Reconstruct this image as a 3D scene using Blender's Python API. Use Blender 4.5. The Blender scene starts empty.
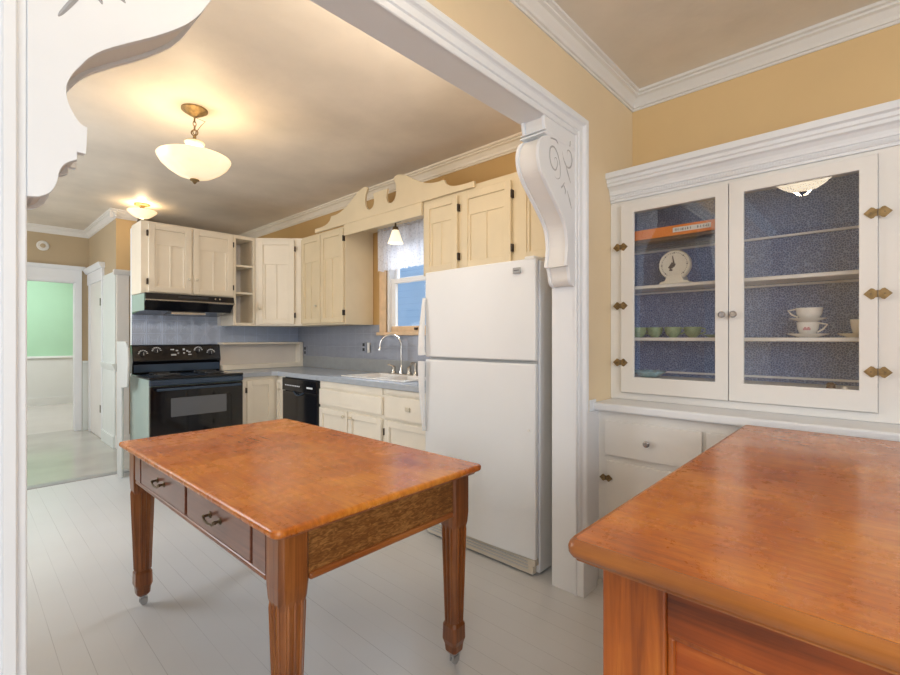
import bpy, bmesh, math, random
from mathutils import Vector, Matrix
random.seed(7)
COL = bpy.context.scene.collection
PI = math.pi

# ------------------------------------------------------------------ materials
def new_mat(name):
    m = bpy.data.materials.new(name); m.use_nodes = True
    nt = m.node_tree; nt.nodes.clear()
    out = nt.nodes.new('ShaderNodeOutputMaterial')
    b = nt.nodes.new('ShaderNodeBsdfPrincipled')
    nt.links.new(b.outputs[0], out.inputs[0])
    return m, nt, b, out
def N(nt, t, **kw):
    n = nt.nodes.new(t)
    for k, v in kw.items(): setattr(n, k, v)
    return n
def coords(nt, scale=(1, 1, 1), kind='Object', rot=(0, 0, 0)):
    tc = N(nt, 'ShaderNodeTexCoord'); mp = N(nt, 'ShaderNodeMapping')
    nt.links.new(tc.outputs[kind], mp.inputs[0])
    mp.inputs['Scale'].default_value = scale
    mp.inputs['Rotation'].default_value = rot
    return mp.outputs[0]
def ramp(nt, fac, stops):
    r = N(nt, 'ShaderNodeValToRGB')
    nt.links.new(fac, r.inputs[0])
    el = r.color_ramp.elements
    while len(el) < len(stops): el.new(0.5)
    for e, (p, c) in zip(el, stops):
        e.position = p; e.color = (*c, 1)
    return r.outputs[0]
def bump(nt, b, h, strength=.2, dist=.01):
    bp = N(nt, 'ShaderNodeBump')
    bp.inputs['Strength'].default_value = strength; bp.inputs['Distance'].default_value = dist
    nt.links.new(h, bp.inputs['Height']); nt.links.new(bp.outputs[0], b.inputs['Normal'])
def paint(name, col, rough=.5, var=.06, scale=4, bmp=.05, metal=0, detail=4, coat=0, bscale=None):
    m, nt, b, o = new_mat(name)
    n = N(nt, 'ShaderNodeTexNoise'); n.inputs['Scale'].default_value = scale; n.inputs['Detail'].default_value = detail
    nt.links.new(coords(nt), n.inputs[0])
    lo = tuple(max(0, c*(1-var)) for c in col); hi = tuple(min(1, c*(1+var)) for c in col)
    nt.links.new(ramp(nt, n.outputs[0], [(.3, lo), (.7, hi)]), b.inputs['Base Color'])
    b.inputs['Roughness'].default_value = rough; b.inputs['Metallic'].default_value = metal
    b.inputs['Coat Weight'].default_value = coat
    if bmp:
        n2 = N(nt, 'ShaderNodeTexNoise'); n2.inputs['Scale'].default_value = bscale or scale*12; n2.inputs['Detail'].default_value = 3
        nt.links.new(coords(nt), n2.inputs[0]); bump(nt, b, n2.outputs[0], bmp, .004)
    return m
def wood(name, dark, mid, light, axis='y', rough=.28, grain=1.0, fleck=False, coat=.25):
    m, nt, b, o = new_mat(name)
    s = {'x': (1.2, 22, 22), 'y': (22, 1.2, 22), 'z': (22, 22, 1.2)}[axis]
    v = coords(nt, s)
    n = N(nt, 'ShaderNodeTexNoise'); n.inputs['Scale'].default_value = 1.6*grain; n.inputs['Detail'].default_value = 8
    n.inputs['Roughness'].default_value = .65; n.inputs['Distortion'].default_value = .6
    nt.links.new(v, n.inputs[0])
    big = N(nt, 'ShaderNodeTexNoise'); big.inputs['Scale'].default_value = 2.3; big.inputs['Detail'].default_value = 5
    nt.links.new(coords(nt), big.inputs[0])
    mx = N(nt, 'ShaderNodeMix'); mx.inputs[0].default_value = .5
    nt.links.new(n.outputs[0], mx.inputs[2]); nt.links.new(big.outputs[0], mx.inputs[3])
    src = mx.outputs[0]
    if fleck:
        vo = N(nt, 'ShaderNodeTexNoise'); vo.inputs['Scale'].default_value = 110; vo.inputs['Detail'].default_value = 3; vo.inputs['Distortion'].default_value = 1.2
        nt.links.new(coords(nt, (.35, .8, 1.3), rot=(0, .5, 0)), vo.inputs[0])
        m2 = N(nt, 'ShaderNodeMix'); m2.inputs[0].default_value = .55
        nt.links.new(src, m2.inputs[2]); nt.links.new(vo.outputs[0], m2.inputs[3]); src = m2.outputs[0]
    nt.links.new(ramp(nt, src, [(.34, dark), (.5, mid), (.64, light)]), b.inputs['Base Color'])
    b.inputs['Roughness'].default_value = rough
    b.inputs['Coat Weight'].default_value = coat; b.inputs['Coat Roughness'].default_value = .15
    bump(nt, b, n.outputs[0], .08, .002)
    return m
def top_wood(name):
    # worn orange varnish on quarter-sawn oak, with pale scuffed haze
    m, nt, b, o = new_mat(name)
    n = N(nt, 'ShaderNodeTexNoise'); n.inputs['Scale'].default_value = 2.2; n.inputs['Detail'].default_value = 9; n.inputs['Roughness'].default_value = .6
    n.inputs['Distortion'].default_value = .5
    nt.links.new(coords(nt), n.inputs[0])
    g = N(nt, 'ShaderNodeTexNoise'); g.inputs['Scale'].default_value = 3; g.inputs['Detail'].default_value = 7
    nt.links.new(coords(nt, (26, 1.6, 10)), g.inputs[0])
    g2 = N(nt, 'ShaderNodeTexNoise'); g2.inputs['Scale'].default_value = 7; g2.inputs['Detail'].default_value = 6; g2.inputs['Roughness'].default_value = .7
    nt.links.new(coords(nt, (45, 7, 10), rot=(0, 0, .12)), g2.inputs[0])
    mg = N(nt, 'ShaderNodeMix'); mg.inputs[0].default_value = .5
    nt.links.new(g.outputs[0], mg.inputs[2]); nt.links.new(g2.outputs[0], mg.inputs[3])
    mx = N(nt, 'ShaderNodeMix'); mx.inputs[0].default_value = .55
    nt.links.new(n.outputs[0], mx.inputs[2]); nt.links.new(mg.outputs[0], mx.inputs[3])
    base = ramp(nt, mx.outputs[0], [(.36, (.30, .065, .007)), (.48, (.54, .15, .015)), (.62, (.78, .31, .045))])
    h = N(nt, 'ShaderNodeTexNoise'); h.inputs['Scale'].default_value = 6; h.inputs['Detail'].default_value = 10; h.inputs['Roughness'].default_value = .72; h.inputs['Distortion'].default_value = .2
    nt.links.new(coords(nt, (1, 1.2, 1)), h.inputs[0])
    hz = ramp(nt, h.outputs[0], [(.55, (0, 0, 0)), (.85, (.38, .38, .38))])
    m2 = N(nt, 'ShaderNodeMix', data_type='RGBA')
    nt.links.new(hz, m2.inputs[0]); nt.links.new(base, m2.inputs[6]); m2.inputs[7].default_value = (.62, .33, .17, 1)
    nt.links.new(m2.outputs[2], b.inputs['Base Color'])
    nt.links.new(ramp(nt, h.outputs[0], [(.35, (.22, .22, .22)), (.75, (.36, .36, .36))]), b.inputs['Roughness'])
    b.inputs['Coat Weight'].default_value = .3; b.inputs['Coat Roughness'].default_value = .12
    bump(nt, b, g.outputs[0], .06, .002)
    return m
def lines_mat(name, axis, pitch, width, col, line, rough=.4, bmp=.3, cross=None, var=.04):
    """painted boards / beadboard: thin darker seams every <pitch> metres along an axis"""
    m, nt, b, o = new_mat(name)
    tc = N(nt, 'ShaderNodeTexCoord'); sp = N(nt, 'ShaderNodeSeparateXYZ'); nt.links.new(tc.outputs['Object'], sp.inputs[0])
    def seam(ax, pitch):
        d = N(nt, 'ShaderNodeMath', operation='DIVIDE'); nt.links.new(sp.outputs['XYZ'.index(ax.upper())], d.inputs[0]); d.inputs[1].default_value = pitch
        f = N(nt, 'ShaderNodeMath', operation='FRACT'); nt.links.new(d.outputs[0], f.inputs[0])
        s = N(nt, 'ShaderNodeMath', operation='SUBTRACT'); nt.links.new(f.outputs[0], s.inputs[0]); s.inputs[1].default_value = .5
        a = N(nt, 'ShaderNodeMath', operation='ABSOLUTE'); nt.links.new(s.outputs[0], a.inputs[0])
        g = N(nt, 'ShaderNodeMath', operation='GREATER_THAN'); nt.links.new(a.outputs[0], g.inputs[0]); g.inputs[1].default_value = .5 - width/pitch/2
        return g.outputs[0]
    sm = seam(axis, pitch)
    if cross:
        mxx = N(nt, 'ShaderNodeMath', operation='MAXIMUM'); nt.links.new(sm, mxx.inputs[0]); nt.links.new(seam(*cross), mxx.inputs[1]); sm = mxx.outputs[0]
    n = N(nt, 'ShaderNodeTexNoise'); n.inputs['Scale'].default_value = 1.5; n.inputs['Detail'].default_value = 6
    nt.links.new(tc.outputs['Object'], n.inputs[0])
    base = ramp(nt, n.outputs[0], [(.3, tuple(c*(1-var) for c in col)), (.7, tuple(min(1, c*(1+var)) for c in col))])
    # seams come and go
    n3 = N(nt, 'ShaderNodeTexNoise'); n3.inputs['Scale'].default_value = 2.1; nt.links.new(coords(nt, (6, .6, 1)), n3.inputs[0])
    k = ramp(nt, n3.outputs[0], [(.4, (.25, .25, .25)), (.62, (1, 1, 1))])
    mu = N(nt, 'ShaderNodeMath', operation='MULTIPLY'); nt.links.new(sm, mu.inputs[0]); nt.links.new(k, mu.inputs[1])
    mx = N(nt, 'ShaderNodeMix', data_type='RGBA')
    nt.links.new(mu.outputs[0], mx.inputs[0]); nt.links.new(base, mx.inputs[6]); mx.inputs[7].default_value = (*line, 1)
    nt.links.new(mx.outputs[2], b.inputs['Base Color'])
    b.inputs['Roughness'].default_value = rough
    inv = N(nt, 'ShaderNodeMath', operation='SUBTRACT'); inv.inputs[0].default_value = 1; nt.links.new(sm, inv.inputs[1])
    bump(nt, b, inv.outputs[0], bmp, .003)
    return m
def emis(name, col, strength, base=None):
    m, nt, b, o = new_mat(name)
    n = N(nt, 'ShaderNodeTexNoise'); n.inputs['Scale'].default_value = 9; n.inputs['Distortion'].default_value = 1.5
    nt.links.new(coords(nt), n.inputs[0])
    nt.links.new(ramp(nt, n.outputs[0], [(.3, tuple(c*.8 for c in col)), (.7, col)]), b.inputs['Emission Color'])
    b.inputs['Base Color'].default_value = (*(base or col), 1)
    b.inputs['Emission Strength'].default_value = strength
    b.inputs['Roughness'].default_value = .25
    return m
def pane_mat(name, refl=.10, tint=(1, 1, 1), rough=0.0):
    m, nt, b, o = new_mat(name); nt.nodes.remove(b)
    t = N(nt, 'ShaderNodeBsdfTransparent'); t.inputs[0].default_value = (*tint, 1)
    g = N(nt, 'ShaderNodeBsdfGlossy'); g.inputs['Roughness'].default_value = rough
    fr = N(nt, 'ShaderNodeLayerWeight'); pw = N(nt, 'ShaderNodeMath', operation='POWER'); pw.inputs[1].default_value = 5
    nt.links.new(fr.outputs['Facing'], pw.inputs[0])
    ad = N(nt, 'ShaderNodeMath', operation='MULTIPLY_ADD'); ad.inputs[1].default_value = .8; ad.inputs[2].default_value = refl; nt.links.new(pw.outputs[0], ad.inputs[0])
    mx = N(nt, 'ShaderNodeMixShader')
    nt.links.new(ad.outputs[0], mx.inputs[0]); nt.links.new(t.outputs[0], mx.inputs[1]); nt.links.new(g.outputs[0], mx.inputs[2])
    nt.links.new(mx.outputs[0], o.inputs[0])
    return m
def lace_mat(name):
    m, nt, b, o = new_mat(name)
    b.inputs['Base Color'].default_value = (.88, .87, .9, 1); b.inputs['Roughness'].default_value = .9
    tl = N(nt, 'ShaderNodeBsdfTranslucent'); tl.inputs[0].default_value = (.55, .56, .62, 1)
    tr = N(nt, 'ShaderNodeBsdfTransparent')
    m1 = N(nt, 'ShaderNodeMixShader'); m1.inputs[0].default_value = .35
    nt.links.new(b.outputs[0], m1.inputs[1]); nt.links.new(tl.outputs[0], m1.inputs[2])
    v = N(nt, 'ShaderNodeTexVoronoi'); v.inputs['Scale'].default_value = 55; nt.links.new(coords(nt), v.inputs[0])
    f = ramp(nt, v.outputs[0], [(.1, (.28, .28, .28)), (.5, (.05, .05, .05))])
    m2 = N(nt, 'ShaderNodeMixShader'); nt.links.new(f, m2.inputs[0]); nt.links.new(m1.outputs[0], m2.inputs[1]); nt.links.new(tr.outputs[0], m2.inputs[2])
    nt.links.new(m2.outputs[0], o.inputs[0])
    return m
def paper_mat(name):
    m, nt, b, o = new_mat(name)
    v = N(nt, 'ShaderNodeTexVoronoi', feature='DISTANCE_TO_EDGE'); v.inputs['Scale'].default_value = 95
    nt.links.new(coords(nt, (1, 1, 1)), v.inputs[0])
    n = N(nt, 'ShaderNodeTexNoise'); n.inputs['Scale'].default_value = 130; n.inputs['Distortion'].default_value = 2; nt.links.new(coords(nt), n.inputs[0])
    ad = N(nt, 'ShaderNodeMath', operation='MULTIPLY'); nt.links.new(v.outputs[0], ad.inputs[0]); nt.links.new(n.outputs[0], ad.inputs[1])
    c = ramp(nt, ad.outputs[0], [(.0, (.30, .42, .68)), (.035, (.22, .34, .60)), (.065, (.035, .10, .29)), (1, (.025, .08, .26))])
    nt.links.new(c, b.inputs['Base Color']); b.inputs['Roughness'].default_value = .75
    return m
def tin_mat(name, col):
    m, nt, b, o = new_mat(name)
    tc = N(nt, 'ShaderNodeTexCoord'); sp = N(nt, 'ShaderNodeSeparateXYZ'); nt.links.new(tc.outputs['Object'], sp.inputs[0])
    ad = N(nt, 'ShaderNodeMath', operation='ADD'); nt.links.new(sp.outputs[0], ad.inputs[0]); nt.links.new(sp.outputs[1], ad.inputs[1])
    def tri(src, pitch, off=0):
        d = N(nt, 'ShaderNodeMath', operation='MULTIPLY_ADD'); nt.links.new(src, d.inputs[0]); d.inputs[1].default_value = 1/pitch; d.inputs[2].default_value = off
        f = N(nt, 'ShaderNodeMath', operation='FRACT'); nt.links.new(d.outputs[0], f.inputs[0])
        s = N(nt, 'ShaderNodeMath', operation='SUBTRACT'); nt.links.new(f.outputs[0], s.inputs[0]); s.inputs[1].default_value = .5
        a = N(nt, 'ShaderNodeMath', operation='ABSOLUTE'); nt.links.new(s.outputs[0], a.inputs[0]); return a.outputs[0]
    mx = N(nt, 'ShaderNodeMath', operation='MAXIMUM'); nt.links.new(tri(ad.outputs[0], .13), mx.inputs[0]); nt.links.new(tri(sp.outputs[2], .13, .1), mx.inputs[1])
    w = N(nt, 'ShaderNodeMath', operation='SINE'); mm = N(nt, 'ShaderNodeMath', operation='MULTIPLY'); mm.inputs[1].default_value = 70
    nt.links.new(mx.outputs[0], mm.inputs[0]); nt.links.new(mm.outputs[0], w.inputs[0])
    n = N(nt, 'ShaderNodeTexNoise'); n.inputs['Scale'].default_value = 40; n.inputs['Detail'].default_value = 5; nt.links.new(tc.outputs['Object'], n.inputs[0])
    m3 = N(nt, 'ShaderNodeMix'); m3.inputs[0].default_value = .55; nt.links.new(w.outputs[0], m3.inputs[2]); nt.links.new(n.outputs[0], m3.inputs[3])
    nt.links.new(ramp(nt, m3.outputs[0], [(0, tuple(c*.78 for c in col)), (.6, tuple(c*1.15 for c in col))]), b.inputs['Base Color'])
    b.inputs['Metallic'].default_value = .35; b.inputs['Roughness'].default_value = .38
    bump(nt, b, m3.outputs[0], .3, .004)
    return m

M = {}
M['trim'] = paint('white_trim_paint', (.83, .85, .885), .42, .02, 3, .05)
M['trim_warm'] = paint('warm_white_trim_paint', (.83, .81, .785), .42, .02, 3, .05)
M['cream'] = paint('cream_cabinet_paint', (.84, .755, .62), .42, .035, 5, .06)
M['cream_y'] = paint('yellowed_cream_cabinet_paint', (.72, .60, .405), .42, .035, 5, .06)
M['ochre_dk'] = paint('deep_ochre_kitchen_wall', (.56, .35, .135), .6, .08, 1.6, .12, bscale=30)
M['cream_lo'] = paint('cream_base_cabinet_paint', (.84, .78, .67), .42, .035, 5, .06)
M['cream_in'] = paint('cream_interior_paint', (.70, .66, .62), .5, .04, 5, .05)
M['ochre'] = paint('ochre_wall_paint', (.82, .66, .44), .6, .05, 1.3, .12, bscale=30)
M['ochre_hi'] = paint('golden_wall_paint', (.78, .555, .285), .6, .05, 1.3, .12, bscale=30)
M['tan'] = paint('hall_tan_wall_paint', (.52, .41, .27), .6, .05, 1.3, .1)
M['ceiling'] = paint('tan_plaster_ceiling', (.80, .725, .63), .5, .15, 1.3, .5, detail=8, bscale=14)
M['green'] = paint('mint_green_wall_paint', (.46, .78, .56), .6, .03, 2, .03)
M['pale'] = paint('pale_wainscot_green_cast', (.78, .83, .82), .5, .03, 2, .03)  # whitish paint with the aqua light of the green room tinted in
M['floor'] = lines_mat('grey_painted_boards', 'x', .0885, .0022, (.61, .62, .635), (.42, .425, .44), .3, .15)
M['vinyl'] = paint('hall_grey_vinyl', (.50, .49, .45), .13, .14, 1.8, .05, detail=9)
M['vinyl2'] = paint('far_room_floor', (.62, .60, .58), .2, .06, 1.5, .02)
M['oak_top'] = top_wood('worn_orange_oak_top')
M['oak_y'] = wood('oak_grain_y', (.12, .032, .012), (.24, .075, .028), (.36, .135, .05), 'y')
M['oak_z'] = wood('oak_grain_z', (.06, .016, .005), (.23, .070, .016), (.40, .145, .036), 'z')
M['oak_x'] = wood('oak_grain_x', (.13, .03, .006), (.30, .09, .018), (.44, .16, .035), 'x')
M['oak_fleck'] = wood('oak_ray_fleck', (.09, .03, .006), (.20, .075, .018), (.42, .20, .06), 'x', fleck=True, rough=.35)
M['oak_red'] = wood('reddish_drawer_oak', (.11, .035, .02), (.20, .068, .036), (.29, .11, .062), 'y', coat=.5)
M['desk_z'] = wood('desk_oak_z', (.16, .03, .004), (.44, .11, .013), (.64, .21, .03), 'z', coat=.2)
M['desk_y'] = wood('desk_oak_y', (.07, .010, .002), (.42, .085, .010), (.62, .18, .028), 'y', grain=.6, coat=.2)
M['desk_edge'] = wood('desk_oak_edge', (.20, .055, .010), (.40, .13, .022), (.55, .22, .045), 'y', coat=.5)
M['white_enamel'] = paint('fridge_white_enamel', (.79, .805, .82), .42, .01, 3, .04, coat=0, bscale=160)
M['white_side'] = paint('fridge_side_enamel', (.78, .80, .85), .32, .01, 3, .04)
M['gasket'] = paint('grey_gasket', (.5, .5, .5), .6)
M['grille'] = paint('beige_grille_plastic', (.62, .57, .48), .5)
M['black'] = paint('black_enamel', (.008, .009, .013), .12, .1, 3, 0, coat=0)
M['black_matte'] = paint('black_matte', (.02, .02, .022), .5)
M['blue_black'] = paint('dark_gloss_trim', (.05, .08, .13), .2, .05, 3, 0, metal=.4)
M['oven_glass'] = paint('oven_window_glass', (.11, .12, .14), .12, .05, 3, 0, coat=.5)
M['dark_glass'] = paint('black_door_glass', (.006, .006, .008), .05, .05, 3, 0, coat=0)
M['grey_mark'] = paint('pale_grey_print', (.75, .78, .82), .4)
M['guard'] = paint('dull_white_board', (.58, .60, .59), .5, .03, 4, .05)
M['badge'] = paint('grey_badge', (.36, .36, .35), .4)
M['range_side'] = paint('pale_green_grey_enamel', (.33, .42, .39), .25, .05, 2, 0)
M['counter'] = paint('grey_laminate', (.42, .46, .52), .24, .06, 20, 0)
M['counter_edge'] = paint('grey_laminate_edge', (.30, .31, .315), .4, .06, 20, 0)
M['tin_stove'] = tin_mat('pressed_tin_blue', (.46, .54, .70))
M['tin_sink'] = tin_mat('pressed_tin_grey', (.34, .36, .42))
M['sink'] = paint('white_porcelain', (.86, .83, .80), .12, .01, 3, 0, coat=.5)
M['chrome'] = paint('chrome', (.78, .78, .78), .12, .02, 3, 0, metal=1)
M['nickel'] = paint('brushed_nickel', (.55, .51, .45), .25, .04, 8, 0, metal=1)
M['brass'] = paint('aged_brass', (.30, .215, .11), .5, .35, 40, .1, metal=1)
M['brass_dk'] = paint('dark_antique_brass', (.17, .13, .085), .4, .2, 40, .1, metal=.9)
M['hinge_dk'] = paint('dark_hinge_metal', (.06, .045, .035), .45, .1, 20, 0, metal=.7)
M['handle_wh'] = paint('knob_cream', (.66, .60, .48), .3)
M['glass_knob'] = paint('clear_glass_knob', (.42, .41, .42), .08, .3, 60, 0, coat=1, metal=.5)
M['pane'] = pane_mat('cabinet_glass', .09)
M['pane_win'] = pane_mat('window_glass', .02)
M['pane_shelf'] = pane_mat('shelf_glass', .03, (.9, .97, .95))
M['lace'] = lace_mat('white_lace')
M['paper'] = paper_mat('blue_sprigged_wallpaper')
M['lamp'] = emis('alabaster_glass_lit', (1.0, .76, .46), .78, (.85, .8, .7))
M['lamp_d'] = emis('dining_alabaster_lit', (1.0, .84, .60), 7, (.85, .8, .7))
M['lamp2'] = emis('pleated_glass_lit', (1.0, .70, .40), 1.2, (.85, .8, .7))
M['lamp3'] = emis('frosted_bell_lit', (1.0, .84, .58), .9, (.85, .8, .7))
M['frosted'] = paint('frosted_glass_collar', (.82, .72, .52), .35, .1, 30, .2)
M['orange'] = paint('orange_card', (.85, .24, .03), .5, .1, 4, .02)
M['brown_dk'] = paint('dark_brown_base', (.10, .05, .03), .5)
M['paper_wh'] = paint('label_paper', (.85, .83, .80), .6)
M['ink'] = paint('dark_ink', (.08, .07, .08), .6)
M['china'] = paint('glossy_white_china', (.86, .84, .80), .12, .01, 3, 0, coat=.6)
M['china_cream'] = paint('cream_china', (.82, .72, .55), .15, .05, 8, 0, coat=.5)
M['jade'] = paint('jade_green_glass', (.27, .40, .26), .10, .25, 25, 0, coat=.7)
M['aqua'] = paint('pale_aqua_glass', (.35, .62, .72), .1, .3, 30, 0, coat=.7)
M['pink'] = paint('rose_decal', (.55, .25, .3), .3)
M['wood_win'] = paint('natural_window_wood', (.72, .50, .30), .4, .12, 12, .05)
M['siding'] = lines_mat('blue_house_siding', 'z', .14, .012, (.48, .68, .92), (.36, .56, .82), .7, .5)
M['carve'] = paint('shadowed_carving_grey', (.42, .42, .44), .6)  # grey paints in the shade of the incised carving lines
M['plastic_wh'] = paint('white_plastic', (.80, .79, .76), .4)
M['scale_wh'] = paint('cream_scale_enamel', (.80, .77, .68), .3)
M['dial'] = paint('scale_dial_face', (.74, .72, .68), .4, .05, 20, 0)
M['rubber'] = paint('caster_grey', (.45, .46, .47), .3, metal=.6)

# ------------------------------------------------------------------ mesh builder
class Frame:
    """local (a = along, o = outward, z) -> world"""
    def __init__(s, ox, oy, ax, ay):
        s.o = (ox, oy); l = math.hypot(ax, ay); s.a = (ax/l, ay/l); s.n = (ay/l, -ax/l)
    def __call__(s, a, o, z):
        return (s.o[0]+s.a[0]*a+s.n[0]*o, s.o[1]+s.a[1]*a+s.n[1]*o, z)
WORLD = lambda x, y, z: (x, y, z)
class MB:
    def __init__(s, F=None): s.v = []; s.f = []; s.F = F or WORLD
    def add(s, vs, fs):
        k = len(s.v); s.v += [s.F(*p) for p in vs]; s.f += [tuple(i+k for i in f) for f in fs]; return s
    def box(s, x0, x1, y0, y1, z0, z1):
        return s.add([(x, y, z) for x in (x0, x1) for y in (y0, y1) for z in (z0, z1)],
              [(0, 1, 3, 2), (4, 6, 7, 5), (0, 4, 5, 1), (2, 3, 7, 6), (0, 2, 6, 4), (1, 5, 7, 3)])
    def prism(s, pts, axis, a, b):
        n = len(pts)
        def P(p, t): return {'x': (t, p[0], p[1]), 'y': (p[0], t, p[1]), 'z': (p[0], p[1], t)}[axis]
        return s.add([P(p, a) for p in pts]+[P(p, b) for p in pts],
              [tuple(range(n)), tuple(range(2*n-1, n-1, -1))]+[(i, (i+1) % n, n+(i+1) % n, n+i) for i in range(n)])
    def lathe(s, prof, c=(0, 0, 0), n=24, axis='z', cap=True, wob=None):
        vs = []
        for i, (r, h) in enumerate(prof):
            for j in range(n):
                t = 2*PI*j/n; rr = r*(wob(t, i) if wob else 1)
                x, y = rr*math.cos(t), rr*math.sin(t)
                p = {'z': (x, y, h), 'x': (h, x, y), 'y': (x, h, y)}[axis]
                vs.append((c[0]+p[0], c[1]+p[1], c[2]+p[2]))
        fs = [(i*n+j, i*n+(j+1) % n, (i+1)*n+(j+1) % n, (i+1)*n+j) for i in range(len(prof)-1) for j in range(n)]
        if cap:
            fs.append(tuple(range(n))); k = (len(prof)-1)*n; fs.append(tuple(range(k+n-1, k-1, -1)))
        return s.add(vs, fs)
    def tube(s, path, r, n=8, closed=False):
        pts = [Vector(p) for p in path]; rs = r if isinstance(r, (list, tuple)) else [r]*len(pts)
        vs = []; up = None; m = len(pts)
        for i, p in enumerate(pts):
            if closed: d = pts[(i+1) % m]-pts[(i-1) % m]
            else: d = pts[min(i+1, m-1)]-pts[max(i-1, 0)]
            d.normalize()
            if up is None: up = Vector((0, 0, 1)) if abs(d.z) < .9 else Vector((1, 0, 0))
            x = d.cross(up); x.normalize(); y = x.cross(d); up = y
            for j in range(n):
                t = 2*PI*j/n; vs.append(tuple(p+(x*math.cos(t)+y*math.sin(t))*rs[i]))
        fs = [(i*n+j, i*n+(j+1) % n, ((i+1) % m)*n+(j+1) % n, ((i+1) % m)*n+j) for i in range(m if closed else m-1) for j in range(n)]
        if not closed: fs += [tuple(range(n)), tuple(range(m*n-1, (m-1)*n-1, -1))]
        return s.add(vs, fs)
    def build(s, name, mat, parent=None, bevel=0, smooth=False, kind=None, seg=2):
        me = bpy.data.meshes.new(name)
        off = Vector((0, 0, 0))
        if parent is not None:
            p = parent
            while p is not None: off += Vector(p.location); p = p.parent
            vs = [tuple(Vector(v)-off) for v in s.v]
        else:
            # local origin at the base centre of the mesh
            xs, ys, zs = zip(*s.v)
            off = Vector(((min(xs)+max(xs))/2, (min(ys)+max(ys))/2, min(zs))) if kind != 'structure' else Vector((0, 0, 0))
            vs = [tuple(Vector(v)-off) for v in s.v]
        me.from_pydata(vs, [], s.f); 
        bm = bmesh.new(); bm.from_mesh(me); bmesh.ops.recalc_face_normals(bm, faces=bm.faces)
        if smooth:
            for f in bm.faces: f.smooth = True
            for e in bm.edges:
                if len(e.link_faces) == 2 and e.calc_face_angle(0) > .7: e.smooth = False
        bm.to_mesh(me); bm.free()
        me.materials.append(M[mat] if isinstance(mat, str) else mat)
        o = bpy.data.objects.new(name, me); COL.objects.link(o)
        if parent is not None: o.parent = parent
        else: o.location = off
        if bevel:
            bv = o.modifiers.new('Bevel', 'BEVEL'); bv.width = bevel; bv.segments = seg; bv.limit_method = 'ANGLE'; bv.angle_limit = .6
        if kind: o['kind'] = kind
        return o
def tag(o, label, cat, group=None, kind=None):
    o['label'] = label; o['category'] = cat
    if group: o['group'] = group
    if kind: o['kind'] = kind
    return o
def thing(name, loc, label, cat, group=None):
    o = bpy.data.objects.new(name, None); COL.objects.link(o); o.location = loc
    o.empty_display_size = .1
    return tag(o, label, cat, group)
def sub(o):  # world offset helper is handled by build()
    return o
def smooth_poly(pts, steps=6, closed=False):
    """Catmull-Rom through points"""
    P = [Vector(p) for p in pts]; out = []; n = len(P)
    for i in range(n if closed else n-1):
        p0 = P[(i-1) % n] if closed or i > 0 else P[0]; p1 = P[i]; p2 = P[(i+1) % n]; p3 = P[(i+2) % n] if closed or i+2 < n else P[-1]
        for k in range(steps):
            t = k/steps
            out.append(tuple(.5*((2*p1)+(-p0+p2)*t+(2*p0-5*p1+4*p2-p3)*t*t+(-p0+3*p1-3*p2+p3)*t**3)))
    if not closed: out.append(tuple(P[-1]))
    return out

CEIL = 2.69; XE = 2.76
# ------------------------------------------------------------------ setting
MB().box(-2.7, 2.9, -2.9, 5.16, -.05, 0).build('floor', 'floor', kind='structure')
MB().box(-2.7, 2.9, 5.16, 8.0, -.05, 0).build('floor', 'vinyl', kind='structure')
MB().box(-2.7, 2.9, 8.0, 11.5, -.05, 0).build('floor', 'vinyl2', kind='structure')
MB().prism([(5.10, 0), (5.11, .006), (5.20, .006), (5.21, 0)], 'x', -1, 1.09).build('trim_1', 'counter_edge', kind='structure')
MB().box(-2.7, 2.9, -2.9, 11.5, CEIL, CEIL+.08).build('ceiling', 'ceiling', kind='structure')
# long outer wall with the kitchen window hole
W0, W1, WZ0, WZ1 = 2.60, 3.40, 1.30, 2.24
w = MB()
MB().box(XE, 2.9, -2.9, 1.14, 0, CEIL).build('wall_right', 'ochre_hi', kind='structure')
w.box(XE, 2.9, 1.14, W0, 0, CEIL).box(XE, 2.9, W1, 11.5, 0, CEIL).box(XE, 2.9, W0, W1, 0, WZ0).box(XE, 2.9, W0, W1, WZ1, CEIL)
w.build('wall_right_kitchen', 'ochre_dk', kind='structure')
# partition between dining room and kitchen
JL, JR, PN, PB, SZ = .082, 2.046, 1.084, 1.20, 2.240
w = MB()
w.box(-2.7, JL-.03, PN, PB, 0, CEIL).box(JR+.03, XE, PN, PB, 0, CEIL).box(JL-.03, JR+.03, PN, PB, SZ+.02, CEIL)
w.build('wall_middle', 'ochre', kind='structure')
MB().box(-2.8, -2.7, -2.9, 11.5, 0, CEIL).build('wall_left', 'ochre', kind='structure')
MB().box(-2.7, 2.9, -3.0, -2.9, 0, CEIL).build('wall_back', 'ochre', kind='structure')
MB().box(-1.2, -1.1, PB, 8.0, 0, CEIL).build('wall_kitchen_left', 'ochre', kind='structure')
MB().box(1.110, XE, 5.04, 5.16, 0, 2.275).build('wall_stove', 'trim', kind='structure')
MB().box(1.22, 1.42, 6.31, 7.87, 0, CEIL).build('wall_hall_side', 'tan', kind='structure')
MB().box(1.221, 1.42, 6.303, 6.31, 2.0, CEIL).build('wall_hall_return', 'ochre_hi', kind='structure')
DX0, DX1, DZ = .20, 1.085, 2.00
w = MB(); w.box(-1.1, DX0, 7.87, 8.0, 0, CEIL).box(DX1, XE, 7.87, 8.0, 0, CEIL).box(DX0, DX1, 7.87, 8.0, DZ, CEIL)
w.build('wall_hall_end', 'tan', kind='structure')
MB().box(-1.2, 2.76, 11.3, 11.4, .90, CEIL).build('wall_far', 'green', kind='structure')
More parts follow.
